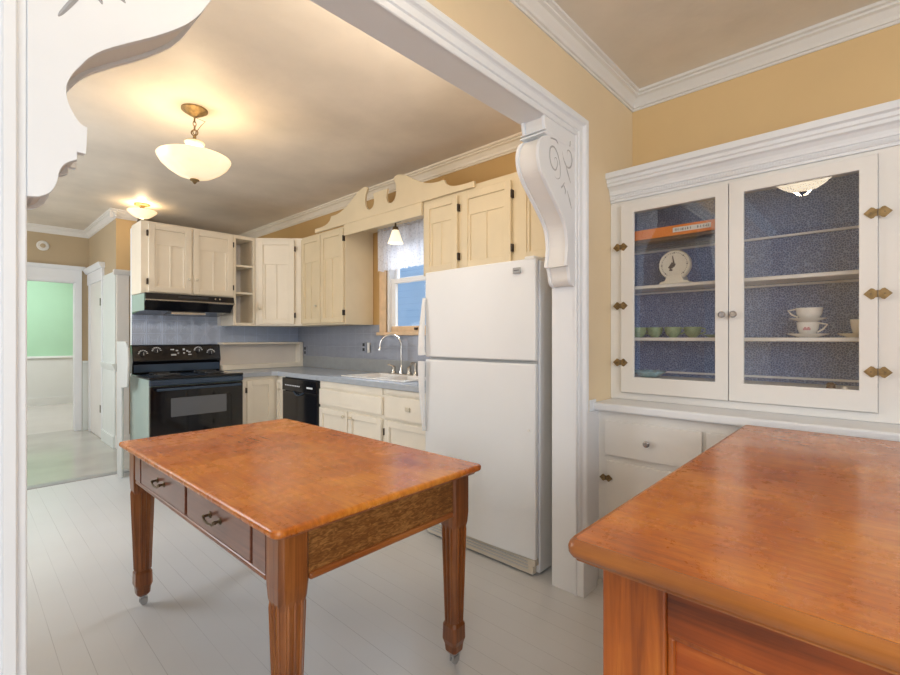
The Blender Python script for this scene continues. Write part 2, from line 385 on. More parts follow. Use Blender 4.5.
w = MB(); w.box(-1.2, 2.76, 11.28, 11.4, 0, .87).prism([(11.25, .87), (11.4, .87), (11.4, .905), (11.26, .905)], 'x', -1.2, 2.76).box(-1.2, 2.76, 11.265, 11.28, 0, .14)
w.build('trim_2', 'pale', kind='structure')

# crown mouldings (profile: p = out from the wall, z)
CR = [(0, 0), (.007, 0), (.007, .012), (.016, .014), (.020, .030), (.038, .058), (.052, .064), (.052, .074), (.066, .078), (.066, .092), (0, .092)]
def crown(name, runs, mat):
    mb = MB()
    for ax, at, sgn, a, b in runs:   # ax: run axis, at: wall plane, sgn: direction out of wall
        mb.prism([(at+sgn*p, CEIL-.092+z) for p, z in CR], ax, a, b)
    mb.build(name, mat, kind='structure')
crown('trim_3', [('x', PN, -1, -2.7, XE), ('y', XE, -1, -2.9, PN)], 'trim_warm')
crown('trim_4', [('y', XE, -1, PB, 7.87), ('x', PB, 1, -1.1, XE)], 'cream')
crown('trim_5', [('y', 1.22, -1, 6.25, 7.87), ('x', 7.87, -1, -1.1, 1.22), ('x', 6.303, -1, 1.16, 1.42)], 'trim_warm')

# jambs, soffit and casing of the wide opening
w = MB()
w.box(JR, JR+.03, 1.080, PB+.010, 0, SZ).box(JL-.03, JL, 1.080, PB+.010, 0, SZ).box(JL-.03, JR+.03, 1.080, PB+.010, SZ-.012, SZ+.02)
w.build('trim_6', 'trim', kind='structure', bevel=.003)
# one mitred casing swept up the jambs and across the head
CP = [(0, PN), (0, 1.075), (.003, 1.072), (.018, 1.072), (.021, 1.077), (.028, 1.077), (.031, 1.070), (.056, 1.068), (.061, 1.064), (.066, 1.056), (.074, 1.052), (.090, 1.052), (.098, 1.058), (.100, PN)]
vs, fs = [], []; n = len(CP); JA, JB, JT = JR-.006, JL-.012, SZ-.012
for a, y in CP: vs += [(JA+a, y, 0), (JA+a, y, JT+a), (JB-a, y, JT+a), (JB-a, y, 0)]
for i in range(n):
    j = (i+1) % n
    for k in range(3): fs.append((i*4+k, j*4+k, j*4+k+1, i*4+k+1))
MB().add(vs, fs).build('trim_7', 'trim', kind='structure')
MB().box(JR, JR+.142, 1.036, PN, 0, .17).build('trim_8', 'trim', kind='structure', bevel=.004)
MB().box(JL-.145, JL-.002, 1.036, PN, 0, .17).build('trim_9', 'trim', kind='structure', bevel=.004)

# ---- scrolled brackets of the opening
def bracket(label, jamb, s, prof, carve):
    root = thing('bracket', (jamb, 1.14, 1.50), label, 'bracket', None)
    prof = [(max(0, a-.001), z) for a, z in prof]
    pts = [(jamb+s*a, z) for a, z in prof]
    for y0, y1 in ((1.078, 1.094), (PB-.016, PB)):
        MB().prism(pts, 'y', y0, y1).build('scroll_cheek', 'trim', root, bevel=.003, seg=2)
    core = [(jamb+s*max(0, a-.010), z+(.006 if z < 1.5 else 0)) for a, z in prof]
    MB().prism(core, 'y', 1.0935, PB-.0155).build('scroll_core', 'trim_warm', root)
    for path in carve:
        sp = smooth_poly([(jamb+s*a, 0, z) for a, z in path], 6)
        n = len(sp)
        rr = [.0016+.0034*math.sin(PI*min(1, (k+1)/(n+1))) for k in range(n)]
        MB().tube([(p[0], 1.0798, p[2]) for p in sp], rr, 6).build('carving_shade', 'carve', root, smooth=True)
    # moulded collars
    MB().box(*sorted((jamb, jamb+s*.291)), 1.0755, PB+.004, 2.150, 2.158).build('collar', 'trim', root, bevel=.003)
    MB().box(*sorted((jamb, jamb+s*.289)), 1.0765, PB+.003, 2.166, 2.171).build('collar', 'trim', root, bevel=.002)
    return root
def prof_of(curve):
    c = smooth_poly([(a, z, 0) for a, z in curve], 5)
    return [(p[0], p[1]) for p in c]
pr = [(0, 2.237), (.288, 2.237), (.284, 2.200), (.272, 2.160), (.262, 2.150)]
pr += prof_of([(.262, 2.146), (.30, 2.130), (.325, 2.095), (.333, 2.045), (.310, 1.980), (.240, 1.912), (.155, 1.838), (.098, 1.775), (.078, 1.70), (.082, 1.65), (.090, 1.600)])
pr += [(.090, 1.590), (.072, 1.588)] + prof_of([(.072, 1.585), (.060, 1.555), (.054, 1.525), (.038, 1.505), (.012, 1.497)]) + [(0, 1.497)]
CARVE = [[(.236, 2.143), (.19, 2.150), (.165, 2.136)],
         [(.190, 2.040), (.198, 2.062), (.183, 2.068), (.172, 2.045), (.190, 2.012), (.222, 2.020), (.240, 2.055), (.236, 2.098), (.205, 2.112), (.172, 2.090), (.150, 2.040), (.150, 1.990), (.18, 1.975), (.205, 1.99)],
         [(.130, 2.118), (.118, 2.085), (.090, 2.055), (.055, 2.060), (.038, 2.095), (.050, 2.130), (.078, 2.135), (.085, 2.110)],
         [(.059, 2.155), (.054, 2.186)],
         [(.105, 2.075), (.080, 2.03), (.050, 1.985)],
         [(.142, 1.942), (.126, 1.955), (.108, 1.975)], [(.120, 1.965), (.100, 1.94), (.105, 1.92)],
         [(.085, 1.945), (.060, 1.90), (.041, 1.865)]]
bracket('white carved scroll bracket at the top of the jamb beside the refrigerator', JR, -1, pr, CARVE)
pl = [(0, 2.237), (.288, 2.237), (.284, 2.200), (.270, 2.160), (.262, 2.150)]
pl += prof_of([(.262, 2.146), (.315, 2.12), (.335, 2.07), (.300, 1.993), (.262, 1.929), (.205, 1.873), (.107, 1.795), (.071, 1.747), (.056, 1.715), (.054, 1.69), (.060, 1.668), (.072, 1.647), (.084, 1.641)])
pl += [(.082, 1.591), (.069, 1.591), (.069, 1.578)] + prof_of([(.069, 1.577), (.054, 1.567), (.045, 1.552), (.040, 1.527), (.031, 1.508), (.016, 1.497)]) + [(0, 1.495)]
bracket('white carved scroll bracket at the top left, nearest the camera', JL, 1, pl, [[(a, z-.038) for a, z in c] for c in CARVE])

# ---- hall woodwork
w = MB()
w.box(DX0-.10, DX0, 7.85, 7.87, 0, DZ).box(DX1-.01, DX1+.055, 7.85, 7.87, 0, DZ)
w.box(DX0-.12, DX1+.055, 7.845, 7.87, DZ-.01, DZ+.04).box(DX0-.1, DX1+.055, 7.85, 7.87, DZ+.04, DZ+.15)
w.prism([(7.87, DZ+.15), (7.84, DZ+.15), (7.815, DZ+.185), (7.815, DZ+.20), (7.87, DZ+.20)], 'x', DX0-.13, DX1+.09)
w.box(DX1-.02, DX1, 7.87, 8.0, 0, DZ).box(DX0, DX1, 7.87, 8.0, DZ-.02, DZ)
w.build('trim_10', 'trim', kind='structure', bevel=.003)
w = MB()   # wainscot and chair rail on the hall side wall and the end wall
w.box(1.205, 1.22, 6.31, 6.93, 0, .90).box(1.19, 1.205, 6.31, 6.93, 0, .13)
w.prism([(1.22, .86), (1.20, .88), (1.185, .92), (1.175, .955), (1.22, .955)], 'y', 6.27, 6.94)
w.box(1.145, 1.22, 7.855, 7.87, 0, .90).box(1.145, 1.205, 7.83, 7.87, .90, .935).box(1.145, 1.205, 7.84, 7.87, 0, .12)
w.box(1.208, 1.22, 6.31, 6.93, .95, 2.0)
w.build('trim_11', 'pale', kind='structure', bevel=.003)
w = MB()   # door casing on hall side wall
w.box(1.198, 1.22, 7.67, 7.80, 0, 1.95).box(1.198, 1.22, 6.93, 6.99, 0, 1.95).box(1.192, 1.22, 6.90, 7.83, 1.95, 2.10)
w.prism([(1.22, 2.10), (1.18, 2.10), (1.150, 2.15), (1.150, 2.165), (1.22, 2.165)], 'y', 6.87, 7.86)
w.build('trim_12', 'trim', kind='structure', bevel=.003)
d = MB().box(1.204, 1.222, 6.99, 7.67, .005, 1.95).build('door_1', 'trim_warm', kind='structure', bevel=.003)
for z in (.37, 1.69):
    MB().box(1.196, 1.206, 7.00, 7.05, z-.045, z+.045).build('hinge', 'brass_dk', d)
w = MB()   # casing on the short return facing the kitchen
w.box(1.222, 1.34, 6.28, 6.31, 0, 1.96).box(1.385, 1.42, 6.28, 6.31, 0, 1.96)
w.prism([(6.31, 1.96), (6.27, 1.96), (6.235, 2.0), (6.235, 2.015), (6.31, 2.015)], 'x', 1.19, 1.44)
w.box(1.215, 1.35, 6.262, 6.31, 0, .14)
w.build('trim_13', 'trim_warm', kind='structure', bevel=.003)
# smoke alarm
r = thing('smoke_alarm', (.745, 7.86, 2.43), 'round white smoke alarm on the hall wall above the far doorway', 'smoke alarm')
MB().lathe([(.062, 0), (.064, -.014), (.048, -.022), (.045, -.016), (.03, -.016)], (.745, 7.87, 2.43), 24, 'y').build('housing', 'plastic_wh', r, smooth=True)
MB().lathe([(.028, -.016), (.026, -.028), (.012, -.032)], (.745, 7.87, 2.43), 20, 'y').build('center_grille', 'tan', r, smooth=True)
# side board next to the range
MB().prism([(4.93, 0), (4.93, .80), (4.74, .82), (4.70, 1.02), (4.72, 1.16), (4.80, 1.215), (5.09, 1.215), (5.09, 0)], 'x', .990, 1.012).build('splash_guard', 'guard', bevel=.008)
tag(bpy.data.objects['splash_guard'], 'white upright board with rounded corner left of the black range', 'panel')

# ------------------------------------------------------------------ cabinet helpers
FS = Frame(0, 4.72, 1, 0)          # stove wall uppers: a = x, outward = -y
FK = Frame(2.44, 0, 0, -1)         # sink wall uppers: a = -y, outward = -x
FSB = Frame(0, 4.43, 1, 0)
FKB = Frame(2.195, 0, 0, -1)
FH = Frame(2.455, 0, 0, -1)
FHB = Frame(2.27, 0, 0, -1)
def knob(F, a, o, z, parent, mat='handle_wh', r=.014):
    c = F(a, o, z); n = F(a, o+1, z); d = Vector(n)-Vector(c)
    p0 = Vector(c)
    MB().tube([p0, p0+d*.008, p0+d*.014, p0+d*.022, p0+d*.028], [r*.5, r*.45, r*.95, r, r*.6], 12).build('knob', mat, parent, smooth=True)
def hinge_bar(F, a, z, parent, o=.020, h=.05, w=.005):
    MB(F).box(a-w, a+w, .0, o+.006, z-h/2, z+h/2).build('hinge', 'hinge_dk', parent)
def panel_door(F, a0, a1, z0, z1, parent, mat, knob_at=None, hinge_a=None, style='tee', th=.022, st=.05, kmat='handle_wh'):
    me = MB(F)
    # slab with recessed panel: frame members
    me.box(a0, a0+st, 0.001, th, z0, z1).box(a1-st, a1, 0.001, th, z0, z1)
    me.box(a0+st, a1-st, 0.001, th, z0, z0+st).box(a0+st, a1-st, 0.001, th, z1-st, z1)
    me.box(a0+st, a1-st, 0.001, th-.015, z0+st, z1-st)
    if style == 'tee':
        zm = z1-st-(z1-z0-2*st)*.26; am = (a0+a1)/2
        me.box(a0+st, a1-st, .003, th-.009, zm, z1-st)            # flat top panel standing slightly proud
        me.box(am-.006, am+.006, .003, th-.008, z0+st, zm)
        me.box(a0+st, a0+st+.02, .003, th-.006, z0+st, zm).box(a1-st-.02, a1-st, .003, th-.006, z0+st, zm)
    d = me.build('door', mat, parent, bevel=.0025, seg=1)
    if knob_at: knob(F, knob_at[0], th, knob_at[1], d, kmat)
    if hinge_a is not None:
        for z in (z0+.09, z1-.09): hinge_bar(F, hinge_a, z, d)
    return d
def carcass(F, a0, a1, depth, z0, z1, parent, mat, back='cream_in'):
    return MB(F).box(a0, a1, -depth, 0, z0, z1).build('carcass', mat, parent, bevel=.002, seg=1)
def face_loc(F, a, o, z): return F(a, o, z)

# ------------------------------------------------------------------ stove wall uppers
ZT = 2.28
r = thing('wall_cabinet', FS(1.485, -.15, 1.64), 'cream two-door wall cabinet above the black range hood', 'cabinet')
carcass(FS, 1.092, 1.875, .318, 1.64, ZT, r, 'cream')
panel_door(FS, 1.145, 1.492, 1.655, 2.262, r, 'cream', (1.468, 1.79), 1.137)
panel_door(FS, 1.508, 1.868, 1.655, 2.262, r, 'cream', (1.532, 1.79), 1.872)
r = thing('open_shelf_unit', FS(1.985, -.15, 1.37), 'narrow cream open shelf unit between two wall cabinets', 'shelf')
b = MB(FS); b.box(1.878, 1.905, -.318, 0, 1.37, ZT).box(2.075, 2.098, -.318, 0, 1.37, ZT).box(1.905, 2.075, -.318, 0, ZT-.035, ZT).box(1.905, 2.075, -.318, 0, 1.37, 1.40)
b.build('carcass', 'cream', r, bevel=.002)
MB(FS).box(1.905, 2.075, -.318, -.306, 1.40, ZT-.035).build('back_panel', 'cream_in', r)
for z in (1.69, 1.965): MB(FS).box(1.905, 2.075, -.306, -.004, z, z+.02).build('shelf', 'cream', r, bevel=.002)
# diagonal corner cabinet
FD = Frame(2.10, 4.72, .34, -.335); LD = math.hypot(.34, .335)
r = thing('corner_wall_cabinet', (2.45, 4.80, 1.37), 'cream diagonal corner wall cabinet with one tall door', 'cabinet')
MB().prism([(2.102, 4.718), (2.438, 4.387), (2.758, 4.387), (2.758, 5.038), (2.102, 5.038)], 'z', 1.372, ZT).build('carcass', 'cream', r, bevel=.002)
panel_door(FD, .035, LD-.075, 1.39, 2.255, r, 'cream', (.058, 1.55), LD-.068)
# sink wall left uppers
r = thing('wall_cabinet', FK(-4.0, -.15, 1.37), 'cream two-door wall cabinet left of the kitchen window', 'cabinet')
carcass(FK, -4.38, -3.60, .318, 1.372, ZT, r, 'cream_y')
panel_door(FK, -4.365, -4.005, 1.39, 2.255, r, 'cream_y', (-4.06, 1.56))
panel_door(FK, -3.995, -3.615, 1.39, 2.255, r, 'cream_y', None, -3.610)
# cabinets over the fridge
r = thing('wall_cabinet', FK(-2.0, -.15, 1.72), 'cream wall cabinet with three doors above the refrigerator', 'cabinet')
carcass(FK, -2.56, -1.215, .318, 1.72, ZT+.03, r, 'cream_y')
panel_door(FK, -2.525, -2.195, 1.735, 2.262, r, 'cream_y', None, -2.185)
panel_door(FK, -2.145, -1.730, 1.735, 2.262, r, 'cream_y', None, -1.722)
panel_door(FK, -1.66, -1.25, 1.735, 2.262, r, 'cream_y')
# scrolled valance board over the window
def arc(pts): return [(p[0], p[1]) for p in smooth_poly([(a, b, 0) for a, b in pts], 5)]
r = thing('valance_board', (2.43, 3.07, 2.185), 'cream scrolled broken-pediment board bridging cabinets over the window', 'pelmet')
half = [(1.03, 2.286), (1.03, 2.324)] + arc([(1.03, 2.326), (.93, 2.325), (.83, 2.335), (.765, 2.365), (.745, 2.398)]) + \
    arc([(.74, 2.402), (.65, 2.402), (.54, 2.425), (.43, 2.475), (.32, 2.535), (.235, 2.560), (.18, 2.553)]) + \
    arc([(.172, 2.535), (.200, 2.49), (.208, 2.43), (.190, 2.378), (.147, 2.352), (.103, 2.365), (.082, 2.405), (.088, 2.45), (.100, 2.480)])
YC = 3.065
poly = [(YC+a, z) for a, z in half] + [(YC-a, z) for a, z in reversed(half)]
b = MB(); b.prism(poly, 'x', 2.418, 2.438)
b.build('scrolled_crest', 'cream_y', r, bevel=.002, seg=1)
MB().box(2.420, 2.438, 2.562, 3.598, 2.186, 2.2855).build('header_board', 'cream_y', r, bevel=.002)
MB().box(2.438, 2.758, 2.562, 3.598, 2.262, 2.28).build('soffit_board', 'cream_y', r)

# ------------------------------------------------------------------ window
WX = 2.765
r = MB()
r.box(WX-.02, WX+.005, W1, W1+.09, WZ0-.03, WZ1).box(WX-.02, WX+.005, W0-.09, W0, WZ0-.03, WZ1).box(WX-.02, WX+.005, W0-.09, W1+.09, WZ1, WZ1+.018)
win = r.build('window_1', 'wood_win', kind='structure', bevel=.003)
MB().box(WX-.05, WX+.06, W0-.1, W1+.1, WZ0-.03, WZ0).build('sill', 'wood_win', win, bevel=.004)
b = MB(); b.box(WX+.005, 2.87, W1-.03, W1, WZ0, WZ1).box(WX+.005, 2.87, W0, W0+.03, WZ0, WZ1).box(WX+.005, 2.87, W0, W1, WZ1-.03, WZ1)
b.build('window_frame', 'trim_warm', win)
b = MB(); x0, x1 = WX+.03, WX+.06
b.box(x0, x1, W1-.085, W1-.03, WZ0, 1.80).box(x0, x1, W0+.03, W0+.085, WZ0, 1.80).box(x0-.006, x1, W0+.03, W1-.03, 1.755, 1.80)
sa = b.build('lower_sash', 'trim_warm', win, bevel=.003)
MB().box(x0+.012, x0+.016, W0+.08, W1-.08, WZ0+.05, 1.76).build('pane', 'pane_win', sa)
MB().box(x0-.001, x1, W0+.031, W1-.031, WZ0, WZ0+.055).build('bottom_rail', 'wood_win', sa, bevel=.003)
MB().box(x0-.02, x0+.0, 3.0, 3.035, WZ0+.018, WZ0+.04).build('sash_lift', 'hinge_dk', sa, bevel=.004)
b = MB(); x0, x1 = WX+.065, WX+.095
b.box(x0, x1, W1-.08, W1-.03, 1.76, WZ1-.03).box(x0, x1, W0+.03, W0+.08, 1.76, WZ1-.03).box(x0, x1, W0+.03, W1-.03, 1.76, 1.795).box(x0, x1, W0+.03, W1-.03, WZ1-.08, WZ1-.03)
sb = b.build('upper_sash', 'trim_warm', win, bevel=.003)
MB().box(x0+.012, x0+.016, W0+.07, W1-.07, 1.79, WZ1-.07).build('pane', 'pane_win', sb)
# curtain
def ruffle(y0, y1, ztop, zbot, x, amp, n=150):
    vs, fs = [], []
    rows = 12
    for i in range(rows):
        t = i/(rows-1)
        for j in range(n+1):
            y = y0+(y1-y0)*j/n
            a = amp*(.45+.6*t)
            xx = x+a*math.sin(y*95+1.3*math.sin(y*23))+.3*a*math.sin(y*210+t*2)
            zb = zbot+.012*abs(math.sin(y*38))
            vs.append((xx, y, ztop+(zb-ztop)*t))
    for i in range(rows-1):
        for j in range(n): k = i*(n+1)+j; fs.append((k, k+1, k+n+2, k+n+1))
    return MB().add(vs, fs)
c = ruffle(2.58, 3.46, 2.235, 1.86, 2.70, .012).build('curtain', 'lace', smooth=True)
tag(c, 'short gathered white lace curtain hanging across the top of the kitchen window', 'curtain')
MB().add(*[(lambda m: (m.v, m.f))(ruffle(2.58, 3.46, 2.262, 2.228, 2.697, .016))][0]).build('ruffled_heading', 'lace', c, smooth=True)
cr = MB().tube([(2.715, 2.57, 2.238), (2.715, 3.47, 2.238)], .006, 8).build('curtain_rod', 'trim', smooth=True)
tag(cr, 'thin white rod carrying the lace curtain', 'curtain rod')
# small bell lamp above the sink
r = thing('bell_lamp', (2.575, 3.05, 2.262), 'small frosted glass bell lamp hanging in front of the window curtain', 'lamp')
LX, LY = 2.575, 3.05
MB().lathe([(.05, 2.262), (.05, 2.254), (.03, 2.245), (.008, 2.24), (.008, 2.205), (.022, 2.203), (.028, 2.185), (.026, 2.17)], (LX, LY, 0), 20).build('fitter', 'brass_dk', r, smooth=True)
MB().lathe([(.024, 2.18), (.030, 2.165), (.037, 2.145), (.048, 2.11), (.060, 2.08), (.068, 2.062), (.064, 2.063), (.045, 2.11), (.032, 2.15), (.020, 2.17)], (LX, LY, 0), 40, cap=False,
           wob=lambda t, i: 1+.025*math.cos(t*12)).build('bell_shade', 'lamp3', r, smooth=True)
# neighbour's wall
h = thing('neighbour_house', (6.5, 4.5, 0), 'light blue neighbouring house wall seen through the kitchen window', 'house')
MB().box(6.5, 6.6, 0, 14, 0, 5).build('siding_wall', 'siding', h)

# ------------------------------------------------------------------ backsplash and counters
w = MB(); w.box(1.094, 1.84, 5.030, 5.04, .80, 1.64).box(1.84, 2.75, 5.030, 5.04, 1.20, 1.372)
w.build('trim_14', 'tin_stove', kind='structure')
w = MB(); w.box(2.750, XE, 3.49, 5.03, 1.04, 1.372).box(2.750, XE, 2.14, 3.49, 1.04, 1.268)
w.build('trim_15', 'tin_sink', kind='structure')
MB().box(2.742, XE, 2.14, 5.03, .915, 1.04).build('trim_16', 'counter_edge', kind='structure', bevel=.002)
r = thing('ledge_box', (2.28, 4.99, .915), 'cream shallow ledge box standing on the counter beside the range', 'shelf')
b = MB(); b.box(1.845, 2.742, 4.90, 5.028, 1.178, 1.198).box(1.845, 2.742, 4.90, 5.028, .916, .965).box(2.70, 2.742, 4.90, 5.028, .965, 1.178)
b.build('frame', 'cream_lo', r, bevel=.003)
MB().box(1.845, 2.70, 5.0, 5.028, .965, 1.178).build('back_panel', 'cream_in', r)
# countertop with sink cut-out
SX0, SX1, SY0, SY1 = 2.29, 2.66, 2.62, 3.38
ct = MB()
ct.box(1.843, 2.742, 4.405, 5.028, .872, .914)
ct.box(2.165, SX0, 2.14, 4.405, .872, .914).box(SX1, 2.742, 2.14, 4.405, .872, .914).box(SX0, SX1, SY1, 4.405, .872, .914).box(SX0, SX1, 2.14, SY0, .872, .914)
# little clipped inner corner
ct.prism([(2.12, 4.405), (2.165, 4.36), (2.165, 4.405)], 'z', .872, .914)
o = ct.build('countertop', 'counter'); tag(o, 'grey laminate countertop running from the range round to the refrigerator', 'countertop')
s = MB()
s.box(SX0-.025, SX0+.012, SY0-.03, SY1+.03, .9145, .924).box(SX1-.012, SX1+.055, SY0-.03, SY1+.03, .9145, .924).box(SX0, SX1, SY0-.03, SY0+.012, .9145, .924).box(SX0, SX1, SY1-.012, SY1+.03, .9145, .924)
s.box(SX0, SX1, 2.99, 3.01, .78, .922)
s.box(SX0, SX0+.01, SY0, SY1, .75, .92).box(SX1-.01, SX1, SY0, SY1, .75, .92).box(SX0, SX1, SY0, SY0+.01, .75, .92).box(SX0, SX1, SY1-.01, SY1, .75, .92).box(SX0, SX1, SY0, SY1, .742, .752)
o = s.build('sink', 'sink', bevel=.005); tag(o, 'white double-bowl kitchen sink set in the grey counter', 'sink')
# faucet
fx, fy = 2.685, 3.10
r = thing('faucet', (fx, fy, .924), 'chrome gooseneck faucet at the back of the white sink', 'faucet')
MB().box(fx-.025, fx+.025, fy-.14, fy+.14, .924, .932).build('base_plate', 'nickel', r, bevel=.004)
MB().lathe([(.022, .93), (.020, .95), (.014, .965), (.013, 1.0), (.010, 1.005)], (fx, fy, 0), 16).build('spout_collar', 'chrome', r, smooth=True)
ar = [(fx, fy, 1.0), (fx, fy, 1.13), (fx, fy, 1.18)]
for k in range(1, 12):
    t = PI*k/11*1.02; ar.append((fx-.05*(1-math.cos(t)), fy+.085*(1-math.cos(t)), 1.18+.095*math.sin(t)))
MB().tube(ar+[(ar[-1][0]-.002, ar[-1][1]+.004, 1.155)], .0085, 10).build('gooseneck_spout', 'chrome', r, smooth=True)
MB().lathe([(.008, 1.165), (.014, 1.150), (.014, 1.135), (.010, 1.133)], (ar[-1][0]-.002, ar[-1][1]+.004, 0), 12).build('aerator', 'chrome', r, smooth=True)
for yy, sg in ((fy+.105, 1), (fy-.105, -1)):
    hb = MB().lathe([(.024, .93), (.022, .945), (.015, .958), (.018, .972), (.018, .985), (.008, .995)], (fx, yy, 0), 16).build('handle', 'nickel', r, smooth=True)
    MB().tube([(fx, yy, .99), (fx-.02, yy+sg*.03, 1.003), (fx-.025, yy+sg*.05, 1.005)], [.007, .006, .008], 8).build('lever', 'nickel', hb, smooth=True)
r = thing('side_sprayer', (fx, fy-.185, .924), 'nickel side sprayer standing right of the gooseneck faucet', 'sprayer')
MB().lathe([(.022, .924), (.020, .945), (.012, .955), (.012, .985), (.017, 1.01), (.015, 1.03), (.006, 1.035)], (fx, fy-.185, 0), 14).build('wand', 'nickel', r, smooth=True)
MB().tube([(fx, fy-.185, 1.02), (fx-.02, fy-.175, 1.03), (fx-.04, fy-.165, 1.022)], [.012, .012, .014], 10).build('spray_head', 'nickel', r, smooth=True)
# outlets
for (y, z, lab) in ((3.735, 1.155, 'grey outlet plate on the tin backsplash beside the window'), (4.86, 1.10, 'grey outlet plate on the tin backsplash near the counter corner')):
    r = thing('outlet', (2.75, y, z-.06), lab, 'outlet')
    MB().box(2.743, 2.7495, y-.036, y+.036, z-.058, z+.058).build('cover_plate', 'tin_sink', r, bevel=.002)
    for dz in (-.024, .024): MB().box(2.740, 2.744, y-.016, y+.016, z+dz-.015, z+dz+.015).build('socket', 'black_matte', r, bevel=.002)
b = MB().box(2.722, 2.742, 3.628, 3.648, 1.10, 1.20).build('switch_box', 'plastic_wh', bevel=.003); tag(b, 'slim white plug-in box on backsplash beside the outlet', 'plug')

# ------------------------------------------------------------------ base cabinets
r = thing('base_cabinet', (2.02, 4.70, 0), 'cream corner base cabinet with narrow doors right of the range', 'cabinet')
MB().prism([(1.846, 4.432), (2.196, 4.432), (2.196, 4.272), (2.74, 4.272), (2.74, 5.02), (1.846, 5.02)], 'z', .10, .870).build('carcass', 'cream_lo', r, bevel=.002)
MB().prism([(1.846, 4.49), (2.25, 4.49), (2.25, 4.272), (2.74, 4.272), (2.74, 5.02), (1.846, 5.02)], 'z', .0, .10).build('toe_kick', 'black_matte', r)
panel_door(FSB, 1.885, 2.145, .12, .835, r, 'cream_lo', None, 1.880, 'plain')
panel_door(FKB, -4.41, -4.285, .12, .835, r, 'cream_lo', (-4.32, .74), None, 'plain', st=.035)
# dishwasher
r = thing('dishwasher', FKB(-3.95, -.3, 0), 'black built-in dishwasher under the grey counter', 'dishwasher')
MB(FKB).box(-4.265, -3.632, -.54, -.002, .10, .868).build('tub', 'black_matte', r)
MB(FKB).box(-4.262, -3.635, -.001, .028, .13, .735).build('door_panel', 'black', r, bevel=.004)
p = MB(FKB).box(-4.262, -3.635, -.001, .034, .742, .862).build('control_panel', 'black', r, bevel=.005)
for k in range(9):
    a = -4.20+k*.032
    MB(FKB).box(a, a+.018, .034, .0365, .79, .80).build('button', 'grey_mark', p)
MB(FKB).box(-3.80, -3.70, .034, .0365, .785, .80).build('dial_mark', 'grey_mark', p)
hp = [FKB(-4.04+.012*0, .030, .742), FKB(-4.0, .040, .72), FKB(-3.95, .044, .712), FKB(-3.90, .040, .72), FKB(-3.86, .030, .742)]
MB().tube(hp, .007, 8).build('latch_handle', 'blue_black', r, smooth=True)
MB(FKB).box(-4.26, -3.64, -.06, -.05, .0, .10).build('kick_plate', 'black_matte', r)
# sink base
r = thing('base_cabinet', FKB(-3.17, -.3, 0), 'cream sink base cabinet with long false drawer over two doors', 'cabinet')
MB(FKB).box(-3.628, -2.722, -.53, 0, .10, .735).box(-3.628, -2.722, -.02, 0, .735, .870).build('carcass', 'cream_lo', r, bevel=.002)
MB(FKB).box(-3.628, -2.722, -.50, -.05, 0, .10).build('toe_kick', 'black_matte', r)
MB(FKB).box(-3.61, -2.74, .001, .022, .665, .80).build('false_drawer', 'cream_lo', r, bevel=.004)
MB(FKB).box(-3.61, -2.74, .001, .012, .815, .868).build('top_rail', 'cream_lo', r, bevel=.002)
d1 = panel_door(FKB, -3.61, -3.185, .12, .64, r, 'cream_lo', (-3.225, .60), None, 'plain')
d2 = panel_door(FKB, -3.170, -2.745, .12, .64, r, 'cream_lo', (-3.13, .60), None, 'plain')
# drawer base
r = thing('base_cabinet', FKB(-2.43, -.3, 0), 'cream drawer-over-door base cabinet beside the refrigerator', 'cabinet')
MB(FKB).box(-2.718, -2.150, -.53, 0, .10, .735).box(-2.718, -2.150, -.02, 0, .735, .870).build('carcass', 'cream_lo', r, bevel=.002)
MB(FKB).box(-2.718, -2.150, -.50, -.05, 0, .10).build('toe_kick', 'black_matte', r)
dr = MB(FKB).box(-2.70, -2.17, .001, .024, .655, .82).build('drawer', 'cream_lo', r, bevel=.004)
MB(FKB).box(-2.46, -2.41, .024, .036, .725, .755).build('pull', 'handle_wh', dr, bevel=.005)
MB(FKB).box(-2.70, -2.17, .001, .016, .835, .866).build('top_rail', 'cream_lo', r, bevel=.002)
panel_door(FKB, -2.70, -2.17, .12, .635, r, 'cream_lo', None, -2.708, 'plain')

# ------------------------------------------------------------------ range
rx0, rx1, ry = 1.078, 1.838, 4.395
r = thing('range', (1.458, 4.70, 0), 'black electric range with glass oven door against the backsplash', 'stove')
MB().box(rx0, rx1, ry+.03, 5.025, .02, .895).build('body', 'range_side', r, bevel=.004)
MB().box(rx0-.003, rx1+.003, ry-.005, 4.99, .896, .918).build('cooktop', 'black', r, bevel=.007)
for (bx, by, br) in ((1.26, 4.56, .10), (1.65, 4.56, .08), (1.26, 4.80, .08), (1.65, 4.80, .10)):
    b = MB().lathe([(br+.015, .917), (br+.018, .921), (br+.010, .922), (br, .919)], (bx, by, 0), 28).build('drip_ring', 'chrome', r, smooth=True)
    cp = []
    for k in range(60):
        t = k/59; a = t*PI*7; rr = br*(.18+.82*t); cp.append((bx+rr*math.cos(a), by+rr*math.sin(a), .928))
    MB().tube(cp, .005, 6).build('coil_burner', 'black_matte', b, smooth=True)
